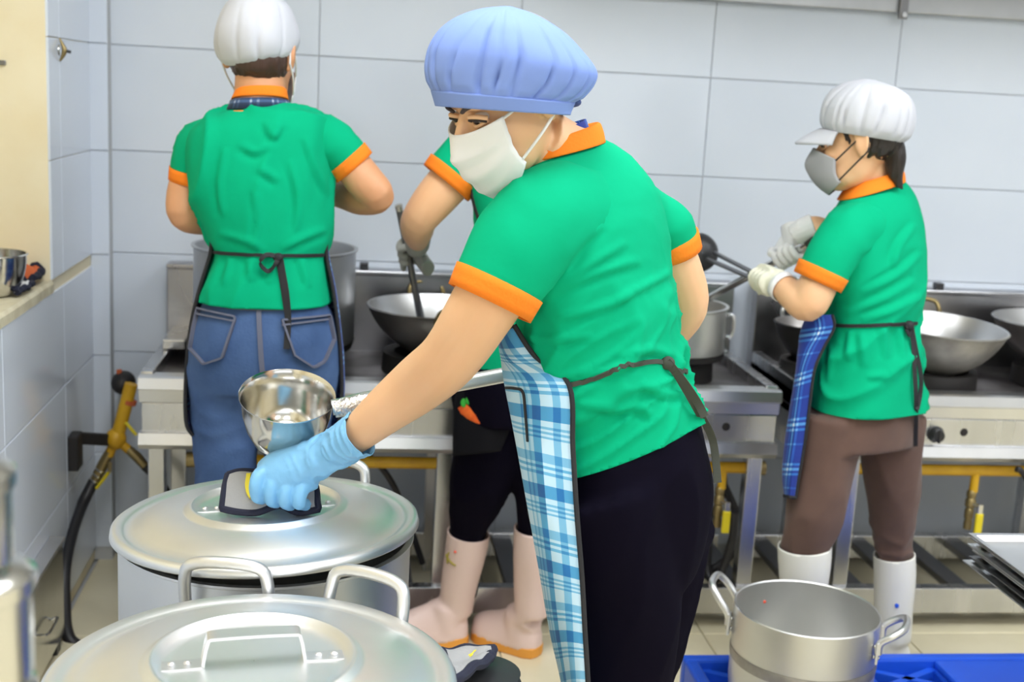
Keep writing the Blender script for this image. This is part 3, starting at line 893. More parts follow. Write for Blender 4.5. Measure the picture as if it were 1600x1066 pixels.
# ------------------------------------------------------------------ the two big lidded pots in front
def lidded_pot(c, r, hgt, label, tilt, handle_deg, lid_strap_deg, lift=0.006, skirt=0.022, hw=0.064):
    c = np.array(c, float)
    t = stockpot('lidded_stockpot', c, r-0.012, hgt, label, 'aluminium', 'aluminium_old', group='big lidded aluminium pots')
    t['category'] = 'pot'
    ax = nrm(tilt)
    lc = c+[0, 0, hgt+lift]
    R_ = r
    pr = [(R_-0.004, -skirt), (R_, -skirt+0.002), (R_+0.002, -0.004), (R_, 0.006), (R_-0.008, 0.011), (R_-0.02, 0.006), (R_-0.028, 0.004), (R_-0.045, 0.012), (R_*0.75, 0.022), (R_*0.55, 0.029), (R_*0.525, 0.030), (R_*0.505, 0.037), (R_*0.485, 0.037), (R_*0.465, 0.028), (R_*0.40, 0.026), (R_*0.2, 0.027), (0.001, 0.027)]
    ld = MB().rev(pr, lc, 96, ax)
    lid = ld.build('lid', 'aluminium_lid', t, sharp=60)
    e1 = nrm(np.cross([0, 1, 0], ax)); e2 = np.cross(ax, e1)
    a = math.radians(lid_strap_deg); d = e1*math.cos(a)+e2*math.sin(a)
    q = lc+ax*0.026
    s = np.cross(ax, d)
    pth = [q-d*0.115, q-d*0.068+ax*0.001, q-d*0.064+ax*0.006, q-d*0.058+ax*0.034, q-d*0.045+ax*0.039, q+d*0.045+ax*0.039, q+d*0.058+ax*0.034, q+d*0.064+ax*0.006, q+d*0.068+ax*0.001, q+d*0.115]
    st = ribbon(pth, 0.026, 0.004, s, sub=3).build('lid_strap', 'aluminium', lid)
    for sg in (-1, 1):
        for k in (0.083, 0.103):
            MB().ell(q+d*sg*k+ax*0.004, [e1*0.005, e2*0.005, ax*0.003], 10, 6).build('rivet', 'aluminium', lid)
    for hd in handle_deg:
        a = math.radians(hd)
        d = np.array([math.cos(a), math.sin(a), 0]); s = np.array([-d[1], d[0], 0])
        q = c+[0, 0, hgt-0.045]
        rr = r-0.012
        pth = [q+d*(rr+0.004)-s*hw-[0, 0, 0.03], q+d*(rr+0.012)-s*hw, q+d*(rr+0.028)-s*hw*0.98+[0, 0, 0.068], q+d*(rr+0.033)-s*hw*0.78+[0, 0, 0.094], q+d*(rr+0.035)+[0, 0, 0.100], q+d*(rr+0.033)+s*hw*0.78+[0, 0, 0.094], q+d*(rr+0.028)+s*hw*0.98+[0, 0, 0.068], q+d*(rr+0.012)+s*hw, q+d*(rr+0.004)+s*hw-[0, 0, 0.03]]
        hh = MB().tube(pth, 0.0095, 12, sub=4).build('side_handle', 'aluminium', t)
        for sg in (-1, 1):
            MB().obox(q+d*(rr+0.002)+s*hw*sg-[0, 0, 0.035], d*0.003, s*0.016, np.array([0, 0, 0.03])).build('handle_plate', 'aluminium', hh, smooth=False, bevel=0.002)
    return t, lc, ax, lid
potF = lidded_pot((-0.110, 1.522, 0.0), 0.262, 0.725, 'nearest big aluminium pot, its lid strap handle bare', (0, 0, 1), (58, 238), 8)
potB = lidded_pot((-0.130, 2.073, 0.0), 0.258, 0.728, 'big aluminium pot whose lid is gripped through a cloth by the blue glove', (-0.040, 0.030, 1), (-99, 66), 5, 0.020, 0.008)

# ------------------------------------------------------------------ pallet, open pot, trays
def pallet(x0, x1, y0, y1, z0, z1, label):
    t = thing('plastic_pallet', label, 'pallet', ((x0+x1)/2, (y0+y1)/2, 0))
    bx = lambda a, b, nm: MB().box(a, b).build(nm, 'plastic_blue', t, smooth=False, bevel=0.008)
    rim = 0.035
    bx((x0, y1-rim, z0+0.04), (x1, y1, z1), 'rim')
    bx((x0, y0, z0+0.04), (x1, y0+rim, z1), 'rim')
    bx((x0, y0+rim, z0+0.04), (x0+rim, y1-rim, z1), 'rim')
    bx((x1-rim, y0+rim, z0+0.04), (x1, y1-rim, z1), 'rim')
    zt = z1-0.022
    nx, ny = 5, 4
    xs = np.linspace(x0+rim, x1-rim, nx+1); ys = np.linspace(y0+rim, y1-rim, ny+1)
    for x in xs[1:-1]:
        bx((x-0.018, y0+rim, zt-0.04), (x+0.018, y1-rim, zt), 'deck_bar')
    for y in ys[1:-1]:
        bx((x0+rim, y-0.018, zt-0.045), (x1-rim, y+0.018, zt-0.002), 'deck_bar')
    for i in range(nx):
        for j in range(ny):
            for sg in (-1, 1):
                a = np.array([xs[i]+0.01, (ys[j] if sg > 0 else ys[j+1])-0.0, zt-0.02]); b = np.array([xs[i+1]-0.01, (ys[j+1] if sg > 0 else ys[j]), zt-0.02])
                d = (b-a)/2; s = nrm([-d[1], d[0], 0])*0.010
                MB().obox((a+b)/2, d*0.97, s, np.array([0, 0, 0.017])).build('deck_brace', 'plastic_blue', t, smooth=False)
    for x in (x0+0.06, (x0+x1)/2, x1-0.06):
        for y in (y0+0.06, (y0+y1)/2, y1-0.06):
            bx((x-0.05, y-0.05, 0), (x+0.05, y+0.05, zt-0.03), 'foot')
    # solid deck panel to the right
    bx(((x0*0.42+x1*0.58), y1-0.30, zt-0.004), (x1-rim, y1-rim, z1-0.003), 'deck_panel')
    return t
pallet(0.838, 1.95, 2.30, 2.80, 0.0, 0.15, 'bright blue plastic pallet on the floor under the open pot')
pc = np.array([1.052, 2.56, 0.130])
t = thing('open_pot', 'open dented aluminium pot with two loop handles on the blue pallet', 'pot', pc)
r, hg = 0.163, 0.245
MB().rev([(0.001, 0), (r-0.04, 0), (r-0.015, 0.008), (r-0.004, 0.03), (r, 0.07), (r+0.001, hg)], pc, 72).build('body', 'aluminium_old', t)
MB().rev([(r+0.0012, hg*0.50), (r+0.0022, hg*0.53), (r+0.0022, hg*0.58), (r+0.0012, hg*0.60)], pc, 72).build('stain_band', 'pot_stain', t)
MB().rev([(0.001, 0.006), (r-0.04, 0.006), (r-0.008, 0.03), (r-0.004, 0.07), (r-0.003, hg)], pc, 72).build('inner_wall', 'aluminium_old', t)
MB().rev([(r-0.003, hg), (r-0.001, hg+0.003), (r+0.001, hg)], pc, 72).build('rim', 'aluminium', t)
for hd in (152, -28):
    a = math.radians(hd); d = np.array([math.cos(a), math.sin(a), 0]); s = np.array([-d[1], d[0], 0])
    q = pc+[0, 0, hg-0.028]
    hw = 0.052
    up = 0.055 if hd > 0 else 0.034
    pth = [q+d*(r+0.004)-s*hw-[0, 0, 0.025], q+d*(r+0.006)-s*hw, q+d*(r+0.03)-s*hw+[0, 0, up*0.6], q+d*(r+0.05)-s*hw*0.7+[0, 0, up], q+d*(r+0.055)+[0, 0, up*1.05], q+d*(r+0.05)+s*hw*0.7+[0, 0, up], q+d*(r+0.03)+s*hw+[0, 0, up*0.6], q+d*(r+0.006)+s*hw, q+d*(r+0.004)+s*hw-[0, 0, 0.025]]
    hh = MB().tube(pth, 0.0085, 12, sub=4).build('loop_handle', 'aluminium', t)
    for sg in (-1, 1):
        MB().obox(q+d*(r+0.002)+s*hw*sg-[0, 0, 0.022], d*0.003, s*0.011, np.array([0, 0, 0.026])).build('handle_plate', 'aluminium', hh, smooth=False, bevel=0.002)
        for k in (0.01, 0.034):
            MB().ell(q+d*(r+0.006)+s*hw*sg-[0, 0, k], [d*0.003, s*0.005, np.array([0, 0, 0.005])], 10, 6).build('rivet', 'steel_polished', hh)
            MB().ell(q+d*(r-0.004)+s*hw*sg-[0, 0, k], [d*0.003, s*0.005, np.array([0, 0, 0.005])], 10, 6).build('rivet', 'steel_polished', hh)
MB().ell(pc+[0.0, r-0.0045, hg-0.05]+np.array([-0.045, -0.006, 0]), [np.array([0.004, 0, 0]), np.array([0, 0.0015, 0]), np.array([0, 0, 0.004])], 10, 6).build('red_mark', 'print_red', t)
# stack of trays on a cart at the right edge
ty1 = 2.40
for i in range(6):
    z = 0.5452+0.0128*i
    x0, x1, y0 = 1.324+0.004*((i*7) % 5), 1.92, 1.9
    yy = ty1-0.003*((i*3) % 4)
    prof = lambda ins, dz: [(x0+ins, y0+ins, z+dz), (x1-ins, y0+ins, z+dz), (x1-ins, yy-ins, z+dz), (x0+ins, yy-ins, z+dz)]
    o = MB().loft([prof(0.0, 0.009), prof(0.0, 0.0115), prof(0.012, 0.0105), prof(0.02, 0.001), prof(0.02, 0.0)], False, False)
    o.add(prof(0.02, 0.0), [(0, 1, 2, 3)])
    o = o.build('serving_tray', 'stainless_bright' if i != 1 else 'grey_steel', smooth=False, solid=0.0012)
    tag(o, '%s shallow metal tray in the stack at the right edge' % ('lowest', 'second from bottom', 'third from bottom', 'third from top', 'second from top', 'topmost')[i], 'tray', 'stacked metal trays')
t = thing('steel_cart', 'steel cart carrying the tray stack, right of the picture', 'cart', (1.8, 1.97, 0))
MB().box((1.46, 1.68, 0.52), (2.1, 2.25, 0.5448)).build('shelf', 'stainless', t, smooth=False)
MB().box((1.46, 1.68, 0.16), (2.1, 2.25, 0.18)).build('shelf', 'stainless', t, smooth=False)
for x in (1.48, 2.08):
    for y in (1.70, 2.23):
        MB().tube([(x, y, 0.0), (x, y, 0.52)], 0.014, 12).build('post', 'stainless', t)

# pot holder on a dark bin right of the nearest pot
PC = [P(688, 1022, 2.05), P(771, 1018, 2.06), P(764, 1032, 2.01), P(712, 1068, 1.89)]
bx_, by_, bz_ = np.mean(PC, 0)[0]+0.018, np.mean(PC, 0)[1]+0.02, min(q[2] for q in PC)-0.012
t = thing('waste_bin', 'dark grey plastic bin under the pot holder by the nearest pot', 'bin', (bx_, by_, 0))
MB().rev([(0.001, 0), (0.045, 0), (0.055, bz_-0.012), (0.059, bz_-0.007), (0.001, bz_)], (bx_, by_, 0), 32).build('body', 'dark_steel', t)
MB().rev([(0.054, bz_-0.037), (0.061, bz_-0.034), (0.061, bz_-0.022), (0.054, bz_-0.019)], (bx_, by_, 0), 32).build('rim', 'rubber_black', t)
th, G = pad('pot_holder', PC, 'grey pot holder with black edge and yellow print beside the nearest lid', 'cloth_grey', 'cloth_navy', 0.010, lump=0.008, seed=2)
def pad_print(th, G, i0, j0, mname, w=2):
    c = G[i0, j0]
    u, v = G[i0, j0+1]-c, G[i0+1, j0]-c
    n_ = nrm(np.cross(u, v)); n_ = n_ if n_[2] > 0 else -n_
    for k, (a, b) in enumerate(((0, 0), (0.8, 0.25), (1.5, -0.15), (0.5, 0.9))):
        q = c+u*a+v*b+n_*0.0056
        MB().ell(q, [u*0.5, v*0.28, n_*0.001], 12, 6).build('print_mark', mname, th)
pad_print(th, G, 4, 7, 'cloth_yellow')

# ------------------------------------------------------------------ steel bowls on a stand near the camera (out of focus, left edge)
t = thing('side_stand', 'small steel stand at the left edge close to the camera', 'stand', (-0.42, 0.85, 0))
MB().box((-0.60, 0.65, 0.915), (-0.24, 1.03, 0.93)).build('top', 'stainless', t, smooth=False, bevel=0.003)
for x in (-0.58, -0.26):
    for y in (0.67, 1.01):
        MB().tube([(x, y, 0), (x, y, 0.915)], 0.012, 10).build('leg', 'stainless', t)
def canister(c, r, hgt, label):
    t = thing('steel_canister', label, 'canister', c, 'blurred canisters close to the camera')
    MB().rev([(0.001, 0), (r-0.008, 0), (r, 0.006), (r, hgt-0.016), (r-0.003, hgt-0.015)], c, 40).build('body', 'steel_polished', t)
    ld = MB().rev([(r+0.0005, hgt-0.018), (r+0.003, hgt-0.016), (r+0.003, hgt-0.006), (r-0.004, hgt-0.001), (r*0.5, hgt), (0.001, hgt)], c, 40).build('lid', 'steel_polished', t)
    return t
for i, (x, y, z, r, hh) in enumerate(((-0.268, 0.86, 0.9302, 0.050, 0.135), (-0.265, 0.86, 1.0655, 0.048, 0.085), (-0.275, 0.86, 1.1508, 0.046, 0.075))):
    canister((x, y, z), r, hh, '%s blurred steel canister in the pile at the left edge' % ('bottom', 'middle', 'top')[i])
# ------------------------------------------------------------------ people: helpers
def frame(f, u=(0, 0, 1)):
    f = nrm(f)
    u = np.array(u, float); u = nrm(u-f*(u @ f))
    return f, u, np.cross(f, u)             # forward, up, right
def head(mb, c, F, s=1.0):
    f, u, r = F
    q = lambda a, b, d: c+s*(f*a+u*b+r*d)
    e = lambda cc, a, b, d: mb.ell(cc, [r*d*s, f*a*s, u*b*s], 24, 16)
    e(q(-0.012, 0.028, 0), 0.094, 0.088, 0.074)            # skull
    e(q(0.022, -0.03, 0), 0.068, 0.078, 0.062)             # face
    e(q(0.048, -0.083, 0), 0.038, 0.030, 0.036)            # chin
    e(q(0.035, -0.062, 0.026), 0.04, 0.04, 0.03)
    e(q(0.035, -0.062, -0.026), 0.04, 0.04, 0.03)          # jaw
    e(q(0.058, -0.022, 0.034), 0.024, 0.022, 0.022)
    e(q(0.058, -0.022, -0.034), 0.024, 0.022, 0.022)       # cheeks
    e(q(0.070, 0.020, 0.024), 0.018, 0.010, 0.026)
    e(q(0.070, 0.020, -0.024), 0.018, 0.010, 0.026)        # brow ridge
    mb.tube([q(0.080, 0.010, 0), q(0.096, -0.012, 0), q(0.106, -0.032, 0), q(0.096, -0.040, 0)], [0.008*s, 0.009*s, 0.012*s, 0.009*s], 12, sub=3)   # nose
    e(q(0.094, -0.038, 0.011), 0.009, 0.007, 0.009); e(q(0.094, -0.038, -0.011), 0.009, 0.007, 0.009)
    e(q(0.088, -0.062, 0), 0.012, 0.009, 0.024)            # lips
    for sg in (-1, 1):                                     # ears
        e(q(-0.012, -0.004, 0.076*sg), 0.017, 0.030, 0.010)
        e(q(-0.014, -0.026, 0.072*sg), 0.010, 0.014, 0.010)
        mb.tube([q(-0.004, -0.03, 0.078*sg), q(-0.024, -0.012, 0.086*sg), q(-0.026, 0.012, 0.087*sg), q(-0.008, 0.026, 0.083*sg), q(0.004, 0.014, 0.078*sg)], 0.0045*s, 8, sub=3)
def eyes(t, c, F, s=1.0, down=0.25, off=0.0):
    f, u, r = F
    q = lambda a, b, d: c+s*(f*a+u*b+r*d)
    for sg in (-1, 1):
        e = MB().ell(q(0.073+off, 0.001, 0.031*sg), [r*0.0135*s, f*0.0125*s, u*0.0085*s], 20, 14).build('eye', 'eye_white', t)
        MB().ell(q(0.081+off, -0.001, 0.0305*sg), [r*0.0082*s, f*0.0052*s, u*0.0072*s], 16, 10).build('iris', 'eye_dark', e)
        # lids
        up = [q(0.0775+off, 0.000, (0.031-0.0155)*sg), q(0.0855+off, 0.0052, (0.031-0.007)*sg), q(0.0865+off, 0.0062, 0.032*sg), q(0.0815+off, 0.0045, (0.031+0.010)*sg), q(0.0715+off, -0.001, (0.031+0.0185)*sg)]
        MB().tube([p+u*0.0012*s+f*0.001*s for p in up], 0.0038*s, 10, sub=4).build('eyelid', 'skin', e)
        MB().tube([p+f*0.0040*s-u*0.0026*s for p in up], 0.0019*s, 8, sub=4).build('lash_line', 'lash', e)
        lo = [q(0.0775+off, -0.001, (0.031-0.0155)*sg), q(0.0835+off, -0.0072, (0.031-0.005)*sg), q(0.0825+off, -0.0082, 0.034*sg), q(0.0725+off, -0.003, (0.031+0.0175)*sg)]
        MB().tube(lo, 0.0032*s, 10, sub=4).build('eyelid', 'skin', e)
        br = [q(0.0905+off, 0.0145, 0.013*sg), q(0.0905+off, 0.0205, 0.027*sg), q(0.082+off, 0.0225, 0.041*sg), q(0.068+off, 0.017, 0.056*sg)]
        MB().tube(br, [0.0034*s, 0.0042*s, 0.0038*s, 0.0018*s], 8, sub=4, flat=0.7).build('eyebrow', 'brow', t)
def face_mask(t, c, F, m, s=1.0, loop=None, pleats=True, zt=(-0.006, -0.030), zb=(-0.128, -0.080), half=1.28, bulge=0.0):
    f, u, r = F
    n, k = 25, 29
    G = []
    for i in range(n):
        v = i/(n-1)
        row = []
        for j in range(k):
            a = -1+2*j/(k-1)
            th = a*half
            z = (zt[0]*(1-a*a)+zt[1]*a*a)*(1-v) + (zb[0]*(1-a*a)+zb[1]*a*a)*v
            x = 0.0715*math.sin(th)
            y = 0.028+0.080*math.cos(th)+0.016*math.exp(-(a/0.28)**2)*math.exp(-((v-0.32)/0.25)**2)
            y -= 0.030*max(0, v-0.55)**2/0.2*math.cos(th)
            y -= 0.003*math.exp(-(a/0.30)**2)*(1-v)**14
            y += bulge*math.cos(th)*math.sin(v*math.pi)
            if pleats:
                y += 0.0022*math.cos(v*math.pi*2*3.5)*math.cos(a*1.3)*(0.3 < v*1.15 < 1)
            row.append(c+s*(r*x+f*y+u*z))
        G.append(row)
    o = MB().grid(G).build('face_mask', m, t, solid=0.0025)
    G = np.array(G)
    for sg, j in ((-1, 0), (1, -1)):
        ear = c+s*(r*0.080*sg-f*0.018+u*0.018)
        e2 = c+s*(r*0.080*sg-f*0.026-u*0.022)
        MB().tube([G[1, j], G[1, j]*0.5+ear*0.5+r*sg*0.004, ear], 0.0022*s, 8, sub=4).build('ear_loop', loop or m, o)
        MB().tube([G[-3, j], G[-3, j]*0.5+e2*0.5+r*sg*0.004, e2], 0.0022*s, 8, sub=4).build('ear_loop', loop or m, o)
        MB().tube([ear, ear-f*0.012*s+u*0.006*s, e2], 0.0022*s, 8, sub=4).build('ear_loop', loop or m, o)
    return o, G
def grip(mb, c, axis, wrist, rp, flip=1, k=1.0):
    """a fist closed round a bar: palm, four fingers wrapped round it, a thumb locking over them"""
    ax = nrm(axis)
    d = np.array(c)-np.array(wrist); d = nrm(d-ax*(d @ ax))
    n = np.cross(ax, d)*flip
    c = np.array(c, float)
    R1 = rp+0.010*k
    def pt(phi, off, rr=R1):
        return c+(d*math.cos(phi)+n*math.sin(phi))*rr+ax*off
    pc = c+n*(rp+0.013*k)
    rings = []
    for t_, wd, th in ((-0.085, 0.024, 0.019), (-0.06, 0.030, 0.018), (-0.03, 0.040, 0.017), (0.0, 0.043, 0.015), (0.022, 0.042, 0.012)):
        ang = np.linspace(0, 2*np.pi, 16, endpoint=False)
        rings.append(pc+d*t_*k+np.cos(ang)[:, None]*ax*wd*k+np.sin(ang)[:, None]*n*th*k)
    mb.loft(rings)
    for i, (o, le) in enumerate(((-0.0325, 0.86), (-0.011, 1.0), (0.0105, 0.97), (0.031, 0.8))):
        ph = np.linspace(1.15, 1.15-4.0*le, 9)
        mb.tube([pc+d*0.012*k+ax*o*k]+[pt(p, o*k, R1+0.002*math.cos(p*3)) for p in ph], [0.0105*k]*4+[0.0098*k]*4+[0.009*k]*2, 12, sub=2)
    th = [pc-d*0.05*k-ax*0.026*k, pc-d*0.030*k-ax*0.045*k-n*0.01*k, pt(2.7, -0.050*k, R1+0.006), pt(3.5, -0.046*k, R1+0.008), pt(4.3, -0.038*k, R1+0.011)]
    mb.tube(th, [0.015*k, 0.0145*k, 0.012*k, 0.011*k, 0.0095*k], 12, sub=3)
    return pc-d*0.085*k
def open_hand(mb, wrist, d, n, curl=0.5, side=1, k=1.0):
    """relaxed hand: d towards the fingers, n out of the palm"""
    d = nrm(d); n = nrm(np.array(n)-d*(np.array(n) @ d)); s = np.cross(d, n)*side
    w_ = np.array(wrist, float)
    rings = []
    ang = np.linspace(0, 2*np.pi, 16, endpoint=False)
    for t_, wd, th in ((-0.02, 0.024, 0.019), (0.015, 0.031, 0.018), (0.05, 0.040, 0.016), (0.085, 0.040, 0.012)):
        rings.append(w_+d*t_*k+np.cos(ang)[:, None]*s*wd*k+np.sin(ang)[:, None]*n*th*k)
    mb.loft(rings)
    for o, le in ((0.030, 0.95), (0.010, 1.06), (-0.010, 1.0), (-0.029, 0.8)):
        p = w_+d*0.075*k+s*o*k; a = 0.15
        pts = [p]
        for L_ in (0.04, 0.025, 0.02):
            a += curl
            p = p+(d*math.cos(a)+n*math.sin(a))*L_*le*k
            pts.append(p)
        mb.tube(pts, [0.010*k, 0.0095*k, 0.009*k, 0.0078*k], 12, sub=3)
    mb.tube([w_+d*0.02*k+s*0.022*k, w_+d*0.045*k+s*0.048*k+n*0.008*k, w_+d*0.075*k+s*0.055*k+n*0.018*k], [0.014*k, 0.0115*k, 0.009*k], 12, sub=3)
def boot(t, shaft, heel, dirv, m, sole_m, sole=True, L=0.245, top_r=None):
    heel = np.array([heel[0], heel[1], 0.0]); d = nrm([dirv[0], dirv[1], 0]); s = np.array([-d[1], d[0], 0])
    mb = pxtube(shaft, n=22)
    ank = heel+d*0.05+np.array([0, 0, 0.10])
    mb.tube([P(*shaft[-1][:3]), ank, ank-np.array([0, 0, 0.05])], [shaft[-1][3], 0.046, 0.044], 22)
    ang = np.linspace(0, 2*np.pi, 24, endpoint=False)
    rings = []
    for x, hw, hh in ((-0.012, 0.018, 0.05), (0.0, 0.032, 0.075), (0.03, 0.041, 0.11), (0.07, 0.042, 0.115), (0.11, 0.043, 0.095), (0.15, 0.047, 0.078), (0.19, 0.047, 0.068), (0.22, 0.038, 0.058), (0.24, 0.018, 0.045)):
        x *= L/0.245
        rings.append([heel+d*x+s*hw*math.cos(a)+np.array([0, 0, 0.018+hh*max(0, math.sin(a)) - 0.004*max(0, -math.sin(a))]) for a in ang])
    mb.loft(rings)
    b = remesh(mb, 0.0075, 5)
    tp = P(*shaft[0][:3]); no = nrm(P(*shaft[0][:3])-P(*shaft[1][:3]))
    b = trim(b, tp-no*0.012, no, tp, 0.16)
    o = b.build('boot', m, t, sharp=0, solid=0.004)
    # rolled top edge
    top = [tp-no*0.012]
    out = []
    for x, hw in ((-0.016, 0.012), (-0.008, 0.030), (0.02, 0.041), (0.07, 0.041), (0.12, 0.044), (0.17, 0.049), (0.205, 0.045), (0.232, 0.030), (0.245, 0.010)):
        out.append((x*L/0.245, hw))
    ol = [heel+d*x+s*hw for x, hw in out]+[heel+d*x-s*hw for x, hw in out[::-1]]
    ol = np.array(ol)
    MB().loft([ol, ol+[0, 0, 0.030]]).build('sole', sole_m, o, bevel=0.004)
    return o
def sleeve(parent, pts, seed=0.0, amp=0.006):
    q, r_ = smooth_path(np.array([P(*p[:3]) for p in pts]), np.array([p[3] for p in pts]), 8)
    mb = MB().tube(q, r_, 48, cap=False)
    end = q[-1]
    mb = folds(mb, amp, np.cross(q[-1]-q[0], _fw)+0.6*(q[-1]-q[0]), 16, 0.25, seed, lambda V: np.clip((np.linalg.norm(V-end, axis=1)-r_[-1])*12, 0, 1), 2.2)
    return mb.build('sleeve', 'jersey_green', parent, sharp=0, solid=0.003)
def cuff(t, a, b, ra, rb, name='sleeve_band', m='orange_knit', parent=None):
    a, b = np.array(a), np.array(b)
    o = MB().tube([a, a*0.66+b*0.34, a*0.34+b*0.66, b], np.linspace(ra, rb, 4), 28, cap=False).build(name, m, parent or t, solid=0.004)
    return o
def sheet(rows, cols=16, wav=0.0, freq=6.0, seed=0.0):
    """cloth sheet: each row = list of world points (spline across)"""
    G = []
    for r_ in rows:
        q, _ = smooth_path(np.array(r_, float), np.zeros(len(r_)), 10)
        L = np.r_[0, np.cumsum(np.linalg.norm(np.diff(q, axis=0), axis=1))]
        s_ = np.linspace(0, L[-1], cols)
        G.append(np.stack([np.interp(s_, L, q[:, i]) for i in range(3)], 1))
    G = resample(np.array(G), 6)
    n = len(G)
    vl = np.r_[0, np.cumsum(np.linalg.norm(np.diff(G[:, cols//2], axis=0), axis=1))]
    uv = np.zeros((n, cols, 2))
    for i in range(n):
        ul = np.r_[0, np.cumsum(np.linalg.norm(np.diff(G[i], axis=0), axis=1))]
        uv[i, :, 0] = ul; uv[i, :, 1] = vl[i]
    if wav:
        dv = nrm(G.mean((0, 1))-CAMP)
        for i in range(n):
            for j in range(cols):
                G[i, j] += dv*wav*noise.noise(Vector((uv[i, j, 0]*freq*4+seed, uv[i, j, 1]*freq*0.6, seed)))*min(1, vl[i]/0.25)
    return G, uv

def cap_puff(secs, pleat, npl, k=6, n=96, seed=0, prof=None, lump=0.0):
    rings = resample([section(*q, n=n, pw=2.1) for q in secs], k)
    m_ = len(rings)
    out = []
    for i, r_ in enumerate(rings):
        c = r_.mean(0)
        v = i/(m_-1)
        A = pleat*(prof(v) if prof else math.sin(math.pi*min(1, v*1.1))**0.6)
        rr = []
        for j in range(n):
            ph = 2*math.pi*j/n
            w1 = noise.noise(Vector((math.cos(ph)*2.2+seed, math.sin(ph)*2.2, v*0.8)))
            rid = 1-abs(math.sin(npl*0.5*ph+2.2*w1+seed))
            amp = 0.55+0.9*abs(noise.noise(Vector((math.cos(ph)*1.7, math.sin(ph)*1.7, seed+5))))
            g = -A*amp*rid**4 + A*0.3 + lump*noise.noise(Vector((math.cos(ph)*1.5+seed, math.sin(ph)*1.5, v*3)))
            rr.append(c+(r_[j]-c)*(1+g))
        out.append(rr)
    return np.array(out)

plaid('plaid_light', [(0, 0.95), (0.16, 0.45), (0.26, 0.95), (0.42, 0.15), (0.54, 0.8), (0.60, 0.5), (0.64, 0.9), (0.70, 0.5), (0.74, 0.95)],
      [(0, 0.05), (0.17, 0.9), (0.24, 0.4), (0.27, 0.9), (0.30, 0.4), (0.33, 0.9), (0.36, 0.4), (0.39, 0.95), (0.58, 0.45), (0.70, 0.9), (0.74, 0.3), (0.78, 0.9), (0.82, 0.35), (0.86, 0.9)],
      [(0.0, (0.008, 0.075, 0.28)), (0.3, (0.015, 0.17, 0.46)), (0.6, (0.09, 0.37, 0.63)), (0.85, (0.32, 0.58, 0.79)), (1.0, (0.60, 0.76, 0.88))], 1/0.115, 1/0.125)
plaid('plaid_royal', [(0, 0.15), (0.30, 0.6), (0.36, 0.15), (0.42, 1.0), (0.47, 0.15), (0.52, 0.6), (0.58, 0.15)],
      [(0, 0.12), (0.35, 0.75), (0.40, 0.15), (0.46, 1.0), (0.52, 0.15), (0.58, 0.75), (0.63, 0.12), (0.9, 0.55), (0.94, 0.1)],
      [(0.0, (0.006, 0.02, 0.20)), (0.3, (0.012, 0.05, 0.36)), (0.5, (0.03, 0.20, 0.62)), (0.8, (0.22, 0.50, 0.80)), (1.0, (0.75, 0.85, 0.93))], 1/0.085, 1/0.115)
plaid('plaid_dark', [(0, 0.1), (0.3, 0.8), (0.4, 0.1), (0.6, 0.5), (0.7, 0.1)], [(0, 0.1), (0.35, 0.8), (0.5, 0.15), (0.7, 0.6), (0.8, 0.1)],
      [(0.0, (0.012, 0.02, 0.06)), (0.5, (0.05, 0.10, 0.22)), (1.0, (0.55, 0.62, 0.72))], 1/0.04, 1/0.04)
# ================================================================== the woman bending over the pots
t = thing('person', 'woman in blue bouffant cap and light blue plaid apron leaning over the pots', 'person', (0.48, 1.92, 0))
W1 = t
SH = [(842, 232, 936, 214, 2.37, .055, .02), (812, 268, 985, 240, 2.35, .085, .05), (782, 305, 1030, 285, 2.34, .11, .07), (785, 355, 1052, 345, 2.34, .125, .07),
      (795, 420, 1058, 415, 2.34, .13, .06), (806, 480, 1061, 485, 2.34, .132, .05), (802, 540, 1068, 540, 2.34, .135, .04), (808, 600, 1073, 578, 2.34, .135, .04),
      (822, 660, 1090, 622, 2.34, .138, .03), (838, 735, 1104, 655, 2.34, .142, .03), (846, 800, 1116, 715, 2.34, .145, .03)]
arm = [(872, 325, 2.27, .056), (800, 410, 2.17, .054), (755, 480, 2.16, .051), (705, 556, 2.22, .0465), (655, 600, 2.31, .0455), (600, 643, 2.36, .038), (556, 680, 2.40, .0305), (525, 702, 2.43, .027), (490, 722, 2.45, .026)]
armr = [(965, 340, 2.42, .045), (1034, 375, 2.47, .041), (1058, 430, 2.50, .045), (1068, 480, 2.53, .042), (1030, 525, 2.58, .041), (1000, 545, 2.585, .037), (955, 560, 2.58, .031), (930, 566, 2.57, .027)]
Fh = frame((-0.84, -0.36, -0.43), (0.0, 0.0, 1))
hc = P(799, 152, 2.27)
body = MB()
pxloft([(q[0]+10, q[1], q[2]-10, q[3], q[4], q[5]*.88, q[6]*.9) for q in SH[1:]], mb=body)
head(body, hc, Fh)
pxtube([(835, 215, 2.30, .052), (862, 235, 2.33, .055), (895, 258, 2.36, .062)], mb=body)
pxtube(arm, mb=body); pxtube(armr, mb=body)
wr = P(930, 566, 2.57)
dip_c = P(449, 619, 2.52)
hand_c = P(858, 573, 2.555)
hdir = nrm(P(520, 640, 2.52)-hand_c)
grip(body, hand_c, hdir, wr, 0.014, flip=1)
mL, mR = P(950, 860, 2.27), P(1010, 860, 2.42)
legs1 = [P(930, 760, 2.27), P(960, 880, 2.26), P(975, 1000, 2.26), np.array([P(975, 1066, 2.26)[0], 1.858, 0.45]), np.array([0.475, 1.875, 0.12])]
legs2 = [P(1010, 760, 2.42), P(1010, 880, 2.43), P(995, 1000, 2.43), np.array([0.51, 2.006, 0.45]), np.array([0.51, 2.02, 0.12])]
for L_ in (legs1, legs2):
    body.tube(L_, [.07, .066, .058, .05, .036], 18, sub=3)
bm_ = remesh(body, 0.0042, 4)
bo = bm_.build('body', 'skin', t, sharp=0)
